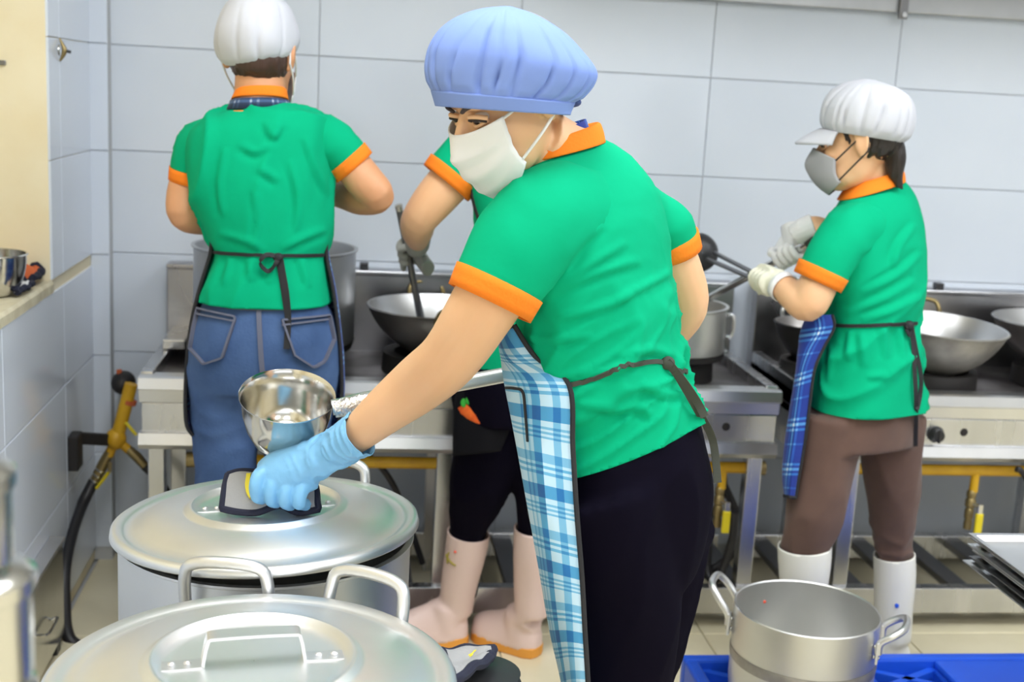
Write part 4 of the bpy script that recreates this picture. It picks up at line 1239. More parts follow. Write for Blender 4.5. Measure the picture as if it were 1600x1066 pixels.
eyes(t, hc, Fh)

# shirt
sh = pxloft(SH)
slv = [(905, 325, 2.30, .070), (858, 338, 2.235, .077), (815, 385, 2.185, .073), (785, 432, 2.165, .0655), (769, 462, 2.16, .0615), (752, 495, 2.155, .059)]
pxtube([(a_, b_, c_, d_*0.9) for a_, b_, c_, d_ in slv[:3]], mb=sh)
slr = [(955, 325, 2.41, .07), (1004, 342, 2.45, .052), (1035, 360, 2.475, .052), (1046, 388, 2.49, .048), (1052, 412, 2.49, .048)]
pxtube([(a_, b_, c_, d_*0.9) for a_, b_, c_, d_ in slr[:2]], mb=sh)
sh = remesh(sh, 0.0055, 6)
dg1 = nrm(P(1020, 380, 2.3)-P(840, 480, 2.3))
sh = folds(sh, 0.013, dg1, 11, 0.16, 3.1, lambda V: np.clip((1.30-V[:, 2])*5, 0.12, 1)*np.clip((V[:, 2]-0.70)*4+0.5, 0.35, 1), 2.6)
sh = folds(sh, 0.007, dg1, 24, 0.14, 8.3, lambda V: np.clip((1.26-V[:, 2])*6, 0.1, 1), 2.6)
c0, c1 = P(769, 462, 2.16), P(752, 495, 2.155)
d0, d1 = P(1045, 385, 2.489), P(1052, 412, 2.49)
sh = fold_lines(sh, [[(827, 470), (902, 424), (977, 379)], [(850, 467), (921, 430), (1000, 407)], [(872, 497), (932, 482), (989, 462)], [(820, 525), (865, 530), (925, 524)], [(880, 424), (902, 386), (940, 349)], [(966, 560), (1015, 546), (1052, 558)], [(902, 588), (962, 577), (1000, 560)], [(947, 649), (992, 636), (1020, 650)], [(899, 630), (959, 638), (996, 627)], [(960, 470), (1020, 440), (1055, 420)], [(1000, 600), (1040, 615), (1080, 612)]], 6.5, 0.0055)
hA, hB = P(893, 716, 2.34), P(1104, 646, 2.34)
hn = np.cross(nrm(hB-hA), nrm(hA-CAMP)); hn = hn if hn[2] < 0 else -hn
hn[1] *= 0.3
sh = trim(sh, hA, hn, (hA+hB)/2, 0.45)
so = sh.build('polo_shirt', 'jersey_green', t, sharp=0, solid=0.003)
SB = sh.bvh()
sleeve(so, slv[:5], 2.0)
sleeve(so, slr[:4], 5.0)
cuff(t, P(781, 441, 2.165), P(765, 474, 2.159), .0675, .0645, parent=so)
cuff(t, P(1042, 372, 2.484), P(1049, 397, 2.49), .0525, .0515, parent=so)
# collar: stand-and-fall band round the neck
r0 = section(822, 252, 948, 222, 2.352, .078, .03, n=60)
r1 = section(829, 236, 944, 203, 2.355, .072, .03, n=60)
r2 = section(838, 224, 938, 192, 2.357, .064, .03, n=60)
r3 = section(842, 232, 930, 206, 2.357, .056, .03, n=60)
MB().loft(resample([r0, r1, r2, r3], 4), False, False).build('collar', 'orange_knit', so, solid=0.003)
MB().loft([section(844, 230, 925, 204, 2.357, .052, .03, n=48), section(842, 214, 918, 186, 2.355, .047, .03, n=48)], False, False, uv=np.stack(np.meshgrid(np.linspace(0, .4, 48), np.linspace(0, .02, 2)), -1)).build('neck_strap', 'plaid_royal', t, solid=0.002)

# trousers
tr = pxloft([(850, 650, 1084, 620, 2.34, .118, .03), (852, 720, 1103, 690, 2.34, .138, .03), (858, 780, 1116, 760, 2.34, .143, .03), (872, 850, 1103, 845, 2.34, .14, .03), (885, 900, 1084, 900, 2.34, .13, .03)], k=4)
tr.tube(legs1, [.118, .104, .088, .072, .06], 24, sub=4)
tr.tube(legs2, [.112, .100, .084, .070, .06], 24, sub=4)
pxtube([(1030, 800, 2.42, .10), (1000, 900, 2.42, .09), (978, 1000, 2.40, .075)], mb=tr)
tr = remesh(tr, 0.008, 8)
tr = folds(tr, 0.005, (0.3, 0, 1), 9, 0.3, 1.7, None, 2.2)
to = tr.build('trousers', 'trousers_black', t, sharp=0)
for (hx, hy) in ((0.51, 1.88), (0.545, 2.02)):
    L0 = [(0, 0, 0, 0)]
    hl = np.array([hx, hy, 0.0]); d = nrm([-0.85, 0.5, 0]); s_ = np.array([-d[1], d[0], 0])
    mb = MB().tube([hl+d*0.045+[0, 0, .34], hl+d*0.045+[0, 0, .22], hl+d*0.05+[0, 0, .10], hl+d*0.05+[0, 0, .05]], [.062, .058, .046, .043], 20, sub=3)
    ang = np.linspace(0, 2*np.pi, 24, endpoint=False)
    mb.loft([[hl+d*x+s_*hw*math.cos(a)+np.array([0, 0, 0.012+hh*max(0, math.sin(a))]) for a in ang] for x, hw, hh in ((-0.012, 0.018, 0.05), (0.0, 0.032, 0.075), (0.03, 0.041, 0.11), (0.07, 0.042, 0.115), (0.11, 0.043, 0.095), (0.15, 0.047, 0.078), (0.19, 0.047, 0.068), (0.22, 0.038, 0.058), (0.24, 0.018, 0.045))])
    b_ = remesh(mb, 0.008, 4).build('boot', 'boot_white', t, sharp=0)
    MB().loft([[hl+d*x+s_*hw for x, hw in ((-0.01, 0.03), (0.06, 0.041), (0.17, 0.048), (0.24, 0.02))]+[hl+d*x-s_*hw for x, hw in ((0.24, 0.02), (0.17, 0.048), (0.06, 0.041), (-0.01, 0.03))], [hl+d*x+s_*hw+[0, 0, .02] for x, hw in ((-0.01, 0.03), (0.06, 0.041), (0.17, 0.048), (0.24, 0.02))]+[hl+d*x-s_*hw+[0, 0, .02] for x, hw in ((0.24, 0.02), (0.17, 0.048), (0.06, 0.041), (-0.01, 0.03))]]).build('sole', 'sole_orange', b_)

# apron: wraps from her left side round the front
def sp(x, y, off=0.008):
    h = hit(SB, x, y, off)
    return h[0] if h is not None else P(x, y, 2.22)
TB0 = tr.bvh()
AR = [((803, 508), (790, 515), (778, 524)), ((838, 560), (806, 560), (783, 556)), ((889, 602), (835, 600), (790, 596)), ((895, 700), (845, 690), (806, 680)), ((901, 800), (858, 790), (824, 780)), ((909, 900), (872, 890), (842, 880)), ((914, 990), (886, 985), (860, 985)), ((919, 1075), (898, 1075), (880, 1080)), ((925, 1200), (908, 1200), (892, 1200))]
rows = []
for i, (a, b, c) in enumerate(AR):
    Ya = sp(*a)[1] if i < 3 else None
    if Ya is None:
        hs = [hit(TB0, x_, a[1]) for x_ in range(int(a[0])-20, int(a[0])+40, 10)]
        Ya = min([h_[0][1] for h_ in hs if h_ is not None]+[rows[-1][0][1]-0.004])-0.010
        Ya = max(Ya, rows[-1][0][1]-0.02)
    rows.append([PW(a[0], a[1], Ya), PW(b[0], b[1], Ya+0.005), PW(c[0], c[1], Ya+0.06), PW(c[0]+6, c[1]-4, Ya+0.14), PW(c[0]+30, c[1]-10, Ya+0.24)])
G, uv = sheet(rows, 26, 0.012, 7, 2.0)
ap = MB().grid(G, uv).build('apron', 'plaid_light', t, solid=0.002)
MB().tube(G[:, 0], 0.0042, 8).build('edge_binding', 'binding_black', ap)
MB().tube(G[::3, 14] if False else G[0], 0.0035, 8).build('edge_binding', 'binding_black', ap)
# pocket mouth on the apron
GB = MB().grid(G).bvh()
on_ribbon(GB, [(792, 606), (806, 607), (818, 612), (822, 640), (826, 690)], 0.004, 'pocket_edge', 'binding_black', ap, 0.003)
# ties
on_ribbon(SB, [(889, 601), (905, 598), (940, 586), (975, 572), (1010, 566), (1038, 567)], 0.007, 'waist_tie', 'tie_olive', t, 0.004)
on_ribbon(SB, [(1036, 566), (1052, 578), (1072, 581)], 0.008, 'waist_tie', 'tie_olive', t, 0.004)
k0 = sp(1038, 568, 0.006)
MB().ell(k0, [_R*0.012, _U*0.011, _fw*0.007], 14, 10).build('tie_knot', 'tie_olive', t)
TB = tr.bvh()
def lay(x, y, off=0.006):
    a, b = hit(SB, x, y, off), hit(TB, x, y, off)
    c = [q[0] for q in (a, b) if q is not None]
    return min(c, key=lambda q: np.linalg.norm(q-CAMP)) if c else P(x, y, 2.25)
ribbon([lay(1036, 562, .008), lay(1054, 592, .016), lay(1073, 625, .020), lay(1092, 655, .020)], 0.013, 0.003, _R).build('tie_end', 'tie_olive', t)
ribbon([lay(1050, 585, .010), lay(1078, 640, .014), lay(1098, 690, .016), lay(1110, 755, .012)], 0.0125, 0.003, _R).build('tie_end', 'tie_olive', t)

# cap
CS = [(681, 164, 888, 179, 2.275, .100, 0), (676, 142, 894, 160, 2.275, .104, 0), (671, 122, 907, 150, 2.28, .109, 0), (670, 100, 921, 133, 2.285, .116, 0), (676, 72, 926, 112, 2.285, .117, 0), (692, 46, 908, 84, 2.285, .108, 0), (718, 27, 878, 52, 2.285, .088, 0), (752, 15, 838, 26, 2.285, .05, 0), (788, 11, 800, 12, 2.285, .008, 0)]
def cprof(v):
    return 0.0 if v < 0.11 else (min(1, (v-0.11)*9))*max(0, 1-v)**0.7
CG = cap_puff(CS, 0.16, 22, 7, 168, 1.3, cprof, 0.02)
cp = MB().loft(CG, False, True).build('bouffant_cap', 'cap_blue', t, sharp=0, solid=0.003)
b0 = section(682, 165, 887, 179, 2.275, .1015, 0, n=90, pw=2.1); b1 = section(675, 141, 895, 160, 2.275, .1065, 0, n=90, pw=2.1)
MB().loft(resample([b0, b0*0.5+b1*0.5+nrm(ray(780, 160))*0.0, b1], 3), False, False).build('cap_band', 'cap_blue', cp, solid=0.004)
MB().ell(P(896, 160, 2.262), [_R*0.012, _U*0.007, _fw*0.014], 14, 10).build('dark_fold', 'cap_blue_shade', cp)  # small lump for the dark fold, its shade painted in navy
# mask
face_mask(t, hc, Fh, 'mask_white', zt=(-0.013, -0.002), zb=(-0.130, -0.078), half=1.2)

# glove on the hand gripping the lid
gl = pxtube([(572, 672, 2.375, .0375), (556, 683, 2.385, .0345), (525, 702, 2.425, .0325), (498, 716, 2.445, .0335), (468, 730, 2.46, .038), (440, 742, 2.47, .041), (420, 752, 2.475, .036)], n=22)
mb = MB()
kn = [(402, 742), (424, 751), (447, 758), (469, 761)]
for i, (x, y) in enumerate(kn):
    Y0 = 2.465-0.004*i
    pxtube([(x+38-6*i, y-16+3*i, Y0, .0125), (x+8, y-2, Y0-.020, .0125), (x, y+9, Y0-.030, .0118), (x-2, y+24, Y0-.032, .0108), (x+1, y+35-3*i, Y0-.020, .0104), (x+9, y+37-3*i, Y0+.000, .0098)], mb=gl, n=14, sub=4)
pxtube([(470, 745, 2.485, .016), (452, 768, 2.515, .0145), (432, 778, 2.525, .012), (412, 780, 2.525, .0105)], mb=gl, n=14)
gl = remesh(gl, 0.0024, 2)
gdir = nrm(P(572, 672, 2.37)-P(440, 740, 2.47))
gl = folds(gl, 0.0045, np.cross(gdir, nrm(ray(500, 710))), 55, 0.2, 4.0, lambda V: np.clip(((V-P(455, 735, 2.46)) @ gdir)*14, 0.12, 1), 2.0)
gl = trim(gl, P(562, 677, 2.38), gdir, P(562, 677, 2.38), 0.09)
gl.build('nitrile_glove', 'glove_blue', t, sharp=0, solid=0.0015)

# pot cloth in her hand, draped over the lid strap
cloth = thing('pot_holder', 'grey pot holder with navy edge gripped in the blue glove on the lid', 'pot holder', P(420, 790, 2.5))
zl = potB[1]
rows = [[P(356, 742, 2.54), P(375, 737, 2.54), P(400, 738, 2.53), P(440, 744, 2.52), P(475, 752, 2.515), P(493, 760, 2.51)],
        [P(352, 757, 2.515), P(372, 752, 2.51), P(400, 752, 2.508), P(440, 760, 2.5), P(478, 766, 2.495), P(495, 772, 2.49)],
        [P(349, 778, 2.485), P(370, 778, 2.48), P(400, 778, 2.475), P(435, 776, 2.472), P(468, 782, 2.475), P(496, 786, 2.47)],
        [P(347, 795, 2.468), P(372, 800, 2.46), P(402, 801, 2.455), P(436, 790, 2.462), P(466, 801, 2.456), P(498, 796, 2.46)]]
G, uv = sheet(rows, 30)
MB().grid(G).build('quilted_face', 'cloth_grey', cloth, solid=0.007)
edge = np.concatenate([G[0], G[1:, -1], G[-1, ::-1][1:], G[::-1, 0][1:]])
MB().tube(edge, 0.0062, 8).build('edge_binding', 'cloth_navy', cloth)
CB = MB().grid(G).bvh()
on_ribbon(CB, [(389, 746), (387, 760), (389, 772), (394, 780)], 0.007, 'print_mark', 'cloth_yellow', cloth, 0.009)

# dipper saucepan in her other hand
dp = thing('dipper_pan', 'steel dipper pan with long foil-wrapped handle held over the pots', 'dipper', dip_c-np.array([0, 0, .09]))
fv = nrm(dip_c-CAMP)
ax = nrm(np.array([0.04, -0.36, 1]))
c = dip_c-ax*0.094
r = 0.0785
pr = [(0.001, 0), (r*0.55, 0.0), (r*0.72, 0.006), (r*0.86, 0.03), (r*0.95, 0.06), (r*0.985, 0.09), (r*1.03, 0.094), (r*1.03, 0.096)]
MB().rev(pr, c, 56, ax).build('bowl', 'steel_polished', dp)
MB().rev([(0.001, 0.003), (r*0.53, 0.003), (r*0.70, 0.009), (r*0.84, 0.032), (r*0.93, 0.06), (r*0.965, 0.09), (r*1.03, 0.0962)], c, 56, ax).build('inner_face', 'steel_polished', dp)
h0, h1, h2, h3 = P(519, 637, 2.50), P(590, 622, 2.51), P(858, 573, 2.555), P(900, 565, 2.56)
MB().tube([h0, h3], 0.0135, 14).build('handle', 'aluminium', dp)
MB().tube([P(522, 639, 2.50), P(545, 634, 2.503), P(570, 627, 2.507), h1], [.0155, .0165, .016, .0145], 16, sub=6).build('foil_wrap', 'foil', dp)
# ================================================================== worker in jeans at the corner stove
t = thing('person', 'worker in jeans and white cap seen from behind at the corner stove', 'person', (-0.2, 2.91, 0))
SH = [(360, 168, 452, 166, 3.52, .058, 0), (322, 182, 488, 174, 3.52, .085, 0), (294, 206, 515, 196, 3.52, .11, 0), (289, 250, 521, 248, 3.52, .122, 0), (297, 300, 519, 298, 3.52, .126, 0), (312, 340, 517, 346, 3.52, .126, 0), (326, 375, 513, 380, 3.52, .122, 0), (336, 396, 506, 398, 3.52, .115, 0), (326, 425, 511, 425, 3.52, .124, 0), (316, 458, 516, 456, 3.52, .132, 0), (311, 495, 521, 492, 3.52, .136, 0)]
Fh = frame((0.28, 0.95, -0.22))
hc = P(407, 86, 3.56)
body = MB()
pxloft([(q[0]+10, q[1], q[2]-10, q[3], q[4], q[5]*.84, 0) for q in SH[1:-2]], mb=body)
body.tube([P(415, 440, 3.52), P(415, 560, 3.52)], [.09, .10], 20)
head(body, hc, Fh)
pxtube([(406, 118, 3.53, .055), (406, 150, 3.52, .058), (406, 185, 3.52, .068)], mb=body)
pxtube([(325, 225, 3.52, .045), (301, 265, 3.56, .042), (290, 305, 3.55, .043), (290, 334, 3.54, .040), (318, 342, 3.60, .038), (345, 345, 3.68, .032), (365, 350, 3.80, .026)], mb=body)
pxtube([(490, 220, 3.52, .048), (538, 246, 3.52, .043), (570, 283, 3.50, .044), (590, 306, 3.50, .039), (565, 309, 3.57, .041), (535, 302, 3.66, .037), (500, 298, 3.77, .029), (480, 300, 3.84, .026)], mb=body)
open_hand(body, P(365, 350, 3.80), (0.25, 1, -.1), (0, 0, -1), 0.5, 1)
open_hand(body, P(480, 300, 3.84), (-0.5, 0.8, -.1), (0, 0, -1), 0.5, -1)
legsL = [P(355, 570, 3.52), P(353, 660, 3.52), P(352, 740, 3.52), np.array([P(352, 740, 3.52)[0], 2.90, .38]), np.array([P(352, 740, 3.52)[0], 2.91, .1])]
legsR = [P(470, 570, 3.52), P(466, 660, 3.52), P(460, 740, 3.52), np.array([P(460, 740, 3.52)[0], 2.90, .38]), np.array([P(460, 740, 3.52)[0], 2.91, .1])]
for L_ in (legsL, legsR):
    body.tube(L_, [.066, .062, .056, .046, .034], 18, sub=3)
bm_ = remesh(body, 0.0055, 4)
bm_.build('body', 'skin_tan', t, sharp=0)
# shirt
sh = pxloft(SH)
slv = [(350, 228, 3.54, .052), (322, 228, 3.55, .060), (308, 252, 3.56, .056), (303, 276, 3.565, .052)]
pxtube([(a_, b_, c_, d_*0.93) for a_, b_, c_, d_ in slv[:3]], mb=sh)
slr = [(470, 222, 3.52, .052), (506, 222, 3.52, .060), (532, 239, 3.52, .054), (547, 254, 3.52, .049)]
pxtube([(a_, b_, c_, d_*0.93) for a_, b_, c_, d_ in slr[:2]], mb=sh)
sh = remesh(sh, 0.0065, 6)
sh = folds(sh, 0.012, (0.25, 0, 1), 11, 0.2, 5.2, None, 2.4)
sh = folds(sh, 0.009, (0.9, 0, 0.3), 16, 0.25, 9.2, lambda V: np.clip((1.06-V[:, 2])*6, 0, 1), 2.4)
a0, a1 = P(303, 280, 3.52), P(301, 295, 3.52)

a0, a1 = P(550, 256, 3.52), P(562, 270, 3.52)

sh = fold_lines(sh, [[(374, 225), (399, 237), (416, 226)], [(415, 190), (428, 212), (437, 194)], [(477, 215), (494, 265), (513, 305)], [(404, 262), (436, 283)], [(342, 364), (387, 377), (410, 391)], [(440, 388), (470, 373), (508, 358)], [(352, 232), (344, 290), (350, 337)], [(430, 404), (420, 444)], [(470, 404), (482, 450)], [(362, 404), (350, 446)], [(400, 300), (404, 350), (396, 385)], [(452, 250), (466, 310), (462, 360)], [(390, 404), (392, 440)]], 5.5, 0.006)
hA = P(415, 468, 3.52)
sh = trim(sh, hA, (0, 0, -1), hA, 0.5)
so = sh.build('polo_shirt', 'jersey_green', t, sharp=0, solid=0.003)
SB = sh.bvh()
sleeve(so, slv, 1.0)
sleeve(so, slr, 3.0)
cuff(t, P(305, 267, 3.563), P(302, 286, 3.566), .0565, .0545, parent=so)
cuff(t, P(541, 247, 3.52), P(554, 262, 3.52), .0535, .0515, parent=so)
r0 = section(357, 172, 455, 170, 3.52, .064, n=60); r1 = section(362, 158, 450, 156, 3.52, .060, n=60); r2 = section(370, 142, 446, 139, 3.52, .055, n=60); r3 = section(374, 150, 440, 148, 3.52, .050, n=60)
def lift(r_, up):                          # the collar rides up at the nape
    s_ = (r_-r_.mean(0)) @ _fw
    return r_+np.array([0, 0, 1])*(up*np.clip(-s_/0.06, 0, 1))[:, None]
MB().loft(resample([lift(r1, .012), lift(r2, .010), lift(r3, .004)], 4), False, False).build('collar', 'orange_knit', so, solid=0.003)
ns0, ns1 = section(354, 174, 457, 172, 3.52, .0665, n=60), section(360, 160, 452, 158, 3.52, .0625, n=60)
MB().loft([lift(ns0, .006), lift(ns1, .010)], False, False, uv=np.stack(np.meshgrid(np.linspace(0, .4, 60), np.linspace(0, .025, 2)), -1)).build('neck_strap', 'plaid_dark', t, solid=0.002)
MB().tube(np.concatenate([lift(section(353, 178, 458, 176, 3.52, .068, n=60), .004)[i:i+1] for i in range(60)]), 0.004, 8).build('collar_seam', 'orange_knit', so)
# jeans
tr = pxloft([(328, 452, 504, 450, 3.52, .110, 0), (312, 482, 516, 480, 3.52, .124, 0), (304, 500, 523, 498, 3.52, .13, 0), (296, 535, 530, 530, 3.52, .138, 0), (295, 575, 532, 570, 3.52, .136, 0), (303, 612, 526, 606, 3.52, .122, 0)], k=4)
tr.tube(legsL, [.098, .079, .070, .062, .055], 24, sub=4)
tr.tube(legsR, [.098, .080, .070, .062, .055], 24, sub=4)
tr = remesh(tr, 0.0075, 6)
tr = folds(tr, 0.005, (1, 0, 0.15), 13, 0.3, 2.2, lambda V: np.clip((0.82-V[:, 2])*8, 0.1, 1), 2.2)
jo = tr.build('jeans', 'denim', t, sharp=0)
JB = tr.bvh()
for pts in ([(313, 482), (372, 494), (350, 560), (322, 570), (300, 545), (306, 510)], [(438, 498), (512, 492), (520, 530), (505, 565), (488, 575), (458, 555)]):
    c = np.array(pts).mean(0)
    q = np.array(pts+[pts[0]], float)
    n_ = 40
    L = np.r_[0, np.cumsum(np.linalg.norm(np.diff(q, axis=0), axis=1))]
    s_ = np.linspace(0, L[-1], n_, endpoint=False)
    ol = np.stack([np.interp(s_, L, q[:, i]) for i in range(2)], 1)
    rings = []
    for f_, off in ((1.0, 0.0005), (0.985, 0.0035), (0.6, 0.004), (0.02, 0.004)):
        rings.append([hit(JB, *(c+(p-c)*f_), off)[0] if hit(JB, *(c+(p-c)*f_), off) else P(*(c+(p-c)*f_), 3.4) for p in ol])
    pk = MB().loft(rings, False, False).build('back_pocket', 'denim', jo)
    ol2 = c+(ol-c)*0.95
    on_ribbon(JB, [tuple(p) for p in ol2]+[tuple(ol2[0])], 0.0045, 'stitching', 'denim_stitch', pk, 0.011, sub=2)
    on_ribbon(JB, [tuple(np.array(pts[0])*0.97+np.array(pts[3])*.03+[0, 8]), tuple(np.array(pts[1])+[-4, 8])], 0.004, 'stitching', 'denim_stitch', pk, 0.011)
on_ribbon(JB, [(404, 472), (405, 500), (407, 540), (410, 580), (413, 605)], 0.011, 'seat_seam', 'denim_stitch', jo, 0.004)
on_ribbon(JB, [(318, 474), (360, 482), (410, 485), (470, 482), (514, 472)], 0.004, 'yoke_seam', 'denim_stitch', jo, 0.004)
for x, y in ((352, 464), (404, 466), (470, 464)):
    on_ribbon(JB, [(x, y-6), (x, y+18)], 0.014, 'belt_loop', 'denim', jo, 0.006)
for L_, dx in ((legsL, -0.03), (legsR, 0.03)):
    hl = L_[-1]+np.array([0, -0.04, 0])
    s0 = L_[-2]
    mb_ = MB()
    x0, y0 = L_[-1][0], L_[-1][1]
    mb_.tube([(x0, y0, .30), (x0, y0, .2), (x0, y0+.005, .1), (x0, y0, .05)], [.062, .056, .046, .044], 20, sub=3)
    ang = np.linspace(0, 2*np.pi, 24, endpoint=False)
    mb_.loft([[np.array([x0+hw*math.cos(a), y0-0.05+xx, 0.012+hh*max(0, math.sin(a))]) for a in ang] for xx, hw, hh in ((-0.012, 0.018, 0.05), (0.0, 0.032, 0.075), (0.03, 0.041, 0.11), (0.07, 0.042, 0.115), (0.11, 0.043, 0.095), (0.15, 0.047, 0.078), (0.19, 0.047, 0.068), (0.22, 0.038, 0.058), (0.24, 0.018, 0.045))])
    remesh(mb_, 0.008, 4).build('boot', 'boot_white', t, sharp=0)
# apron wrapped round the front, its edges show past the hips
AP = [(331, 372, 513, 378, 3.535, .130), (328, 398, 514, 400, 3.535, .128), (312, 450, 524, 448, 3.535, .145), (300, 500, 531, 498, 3.535, .15), (293, 560, 537, 556, 3.535, .155), (290, 620, 538, 616, 3.535, .15), (292, 660, 532, 660, 3.535, .145), (302, 676, 520, 676, 3.535, .14)]
rows = []
for q in AP:
    r_ = section(*q, 0.0, n=72)
    ang = np.linspace(0, 2*np.pi, 72, endpoint=False)
    idx = [i % 72 for i in range(-3, 40)]
    rows.append(r_[idx])
G = resample(np.array(rows), 4)
vl = np.r_[0, np.cumsum(np.linalg.norm(np.diff(G[:, 20], axis=0), axis=1))]
ul = np.r_[0, np.cumsum(np.linalg.norm(np.diff(G[10], axis=0), axis=1))]
uv = np.stack(np.meshgrid(ul, vl), -1)
ap = MB().grid(G, uv).build('apron', 'plaid_royal', t, solid=0.002)
for j in (0, -1):
    MB().tube(G[:, j], 0.0045, 8).build('edge_binding', 'binding_black', ap)
on_ribbon(SB, [(330, 393), (360, 396), (420, 399), (470, 399), (510, 398)], 0.007, 'waist_tie', 'binding_black', t, 0.005)
def lay(x, y, off=0.008):
    c = [q[0] for q in (hit(SB, x, y, off), hit(JB, x, y, off)) if q is not None]
    return min(c, key=lambda q: np.linalg.norm(q-CAMP)) if c else P(x, y, 3.4)
MB().ell(lay(434, 401), [_R*0.012, _U*0.010, _fw*0.007], 12, 8).build('tie_knot', 'binding_black', t)
ribbon([lay(434, 400), lay(415, 397, .012), lay(405, 410, .016), lay(415, 423, .014), lay(430, 414, .012), lay(434, 402)], 0.010, 0.002, _fw*0.4+_U).build('tie_bow', 'binding_black', t)
ribbon([lay(436, 402), lay(441, 430, .010), lay(446, 460, .010), lay(449, 500, .010), lay(447, 545, .008)], 0.014, 0.002, _R).build('tie_end', 'binding_black', t)
ribbon([lay(432, 402), lay(438, 432, .006), lay(444, 470, .006), lay(451, 520, .006)], 0.009, 0.002, _R).build('tie_end', 'binding_black', t)
# cap, hair, mask
CS = [(354, 98, 453, 87, 3.56, .090, 0), (343, 88, 460, 78, 3.56, .104, 0), (336, 70, 463, 62, 3.56, .112, 0), (338, 44, 461, 38, 3.56, .113, 0), (346, 18, 452, 15, 3.56, .10, 0), (362, 0, 436, -1, 3.56, .075, 0), (392, -8, 408, -8, 3.56, .01, 0)]
CG = cap_puff(CS, 0.09, 10, 7, 120, 4.0, lambda v: min(1, v*6)*max(0, 1-v)**0.6, 0.09)
sg_ = (CG[..., :]-hc) @ _fw
CG[..., 2] -= np.clip(-sg_/0.1, 0, 1)*0.012*np.clip(1-np.linspace(0, 1, len(CG))[:, None]*2.2, 0, 1)   # droops at the nape
MB().loft(CG, False, True).build('cap', 'cap_white', t, sharp=0, solid=0.003)
hr = MB().ell(hc+np.array([0, -0.030, -0.012]), [np.array([0.066, 0, 0]), np.array([0, 0.070, 0]), np.array([0, 0, 0.056])], 24, 16)
hr = remesh(hr, 0.006, 2)
hr = folds(hr, 0.004, (0, 0, 1), 60, 0.1, 1.0)
hr.build('hair', 'hair_brown', t, sharp=0)
face_mask(t, hc, Fh, 'mask_white')

# ================================================================== worker behind, stirring the wok
t = thing('person', 'worker in pink boots and black trousers stirring the wok, half hidden by the bending woman', 'person', (0.5, 3.06, 0))
SH = [(768, 190, 850, 175, 3.62, .055, .02), (735, 215, 880, 195, 3.62, .085, .03), (722, 245, 905, 228, 3.62, .11, .05), (735, 300, 915, 280, 3.62, .122, .05), (742, 360, 915, 350, 3.62, .122, .05), (742, 430, 905, 420, 3.62, .12, .04), (738, 490, 890, 480, 3.64, .12, .03), (728, 540, 885, 535, 3.66, .128, .03), (722, 575, 882, 570, 3.68, .132, .03)]
Fh = frame((-0.55, 0.75, -0.35))
hc = P(800, 112, 3.60)
body = MB()
pxloft([(q[0]+8, q[1], q[2]-8, q[3], q[4], q[5]*.88, q[6]) for q in SH[1:]], mb=body)
head(body, hc, Fh)
pxtube([(803, 150, 3.62, .052), (808, 185, 3.62, .058), (810, 210, 3.62, .065)], mb=body)
wrB = P(652, 372, 3.86)
pxtube([(755, 235, 3.60, .056), (712, 275, 3.58, .053), (680, 310, 3.57, .050), (655, 343, 3.59, .043), (652, 358, 3.68, .041), (652, 368, 3.77, .034), (653, 378, 3.84, .028)], mb=body)
pxtube([(890, 240, 3.66, .055), (905, 310, 3.68, .048), (900, 370, 3.70, .042), (875, 392, 3.80, .038), (840, 400, 3.90, .030), (825, 402, 3.95, .026)], mb=body)
open_hand(body, P(825, 402, 3.95), (-.2, 1, 0), (0, 0.3, -1), 0.6, 1)
lA = [P(765, 590, 3.70), P(768, 680, 3.72), P(748, 765, 3.77), P(730, 838, 3.83), P(725, 930, 3.88)]
lB = [P(845, 590, 3.70), P(848, 680, 3.70), P(844, 760, 3.71), P(836, 825, 3.74), P(835, 930, 3.76)]
for L_ in (lA, lB):
    body.tube(L_, [.068, .06, .05, .036, .03], 18, sub=3)
remesh(body, 0.006, 4).build('body', 'skin', t, sharp=0)
sh = pxloft(SH)
slv = [(770, 238, 3.61, .07), (740, 246, 3.59, .071), (715, 266, 3.58, .0655), (701, 281, 3.578, .063)]
pxtube([(a_, b_, c_, d_*0.93) for a_, b_, c_, d_ in slv[:2]], mb=sh)
pxtube([(870, 232, 3.65, .08), (898, 270, 3.67, .066), (905, 310, 3.68, .06)], mb=sh)
sh = remesh(sh, 0.0065, 6)
sh = folds(sh, 0.006, (0.6, 0, 1), 12, 0.2, 6.2, None, 2.4)
a0, a1 = P(702, 280, 3.578), P(690, 294, 3.575)

so = sh.build('polo_shirt', 'jersey_green', t, sharp=0, solid=0.003)
SB = sh.bvh()
sleeve(so, slv, 4.0)
sleeve(so, [(865, 240, 3.65, .068), (893, 265, 3.665, .067), (903, 300, 3.68, .060), (905, 325, 3.685, .058)], 7.0)
cuff(t, P(905, 314, 3.684), P(905, 334, 3.688), .0615, .060, parent=so)
cuff(t, P(710, 270, 3.579), P(697, 286, 3.577), .069, .066, parent=so)
MB().loft(resample([section(765, 192, 853, 178, 3.62, .062, n=48), section(770, 180, 848, 167, 3.62, .058, n=48), section(777, 168, 842, 156, 3.62, .052, n=48)], 3), False, False).build('collar', 'orange_knit', so, solid=0.003)
on_ribbon(SB, [(737, 292), (741, 315), (748, 338), (756, 360)], 0.014, 'apron_edge', 'binding_black', t, 0.004, near=0.0)
tr = pxloft([(722, 560, 884, 555, 3.67, .125, .03), (716, 610, 890, 600, 3.69, .135, .03), (714, 660, 892, 660, 3.70, .13, .02)], k=4)
tr.tube(lA, [.10, .092, .076, .046, .036], 24, sub=4)
tr.tube(lB, [.095, .085, .068, .046, .036], 24, sub=4)
tr = remesh(tr, 0.008, 6)
tr = folds(tr, 0.005, (0.2, 0, 1), 12, 0.3, 3.3)
to = tr.build('trousers', 'trousers_black', t, sharp=0)
TB = tr.bvh()
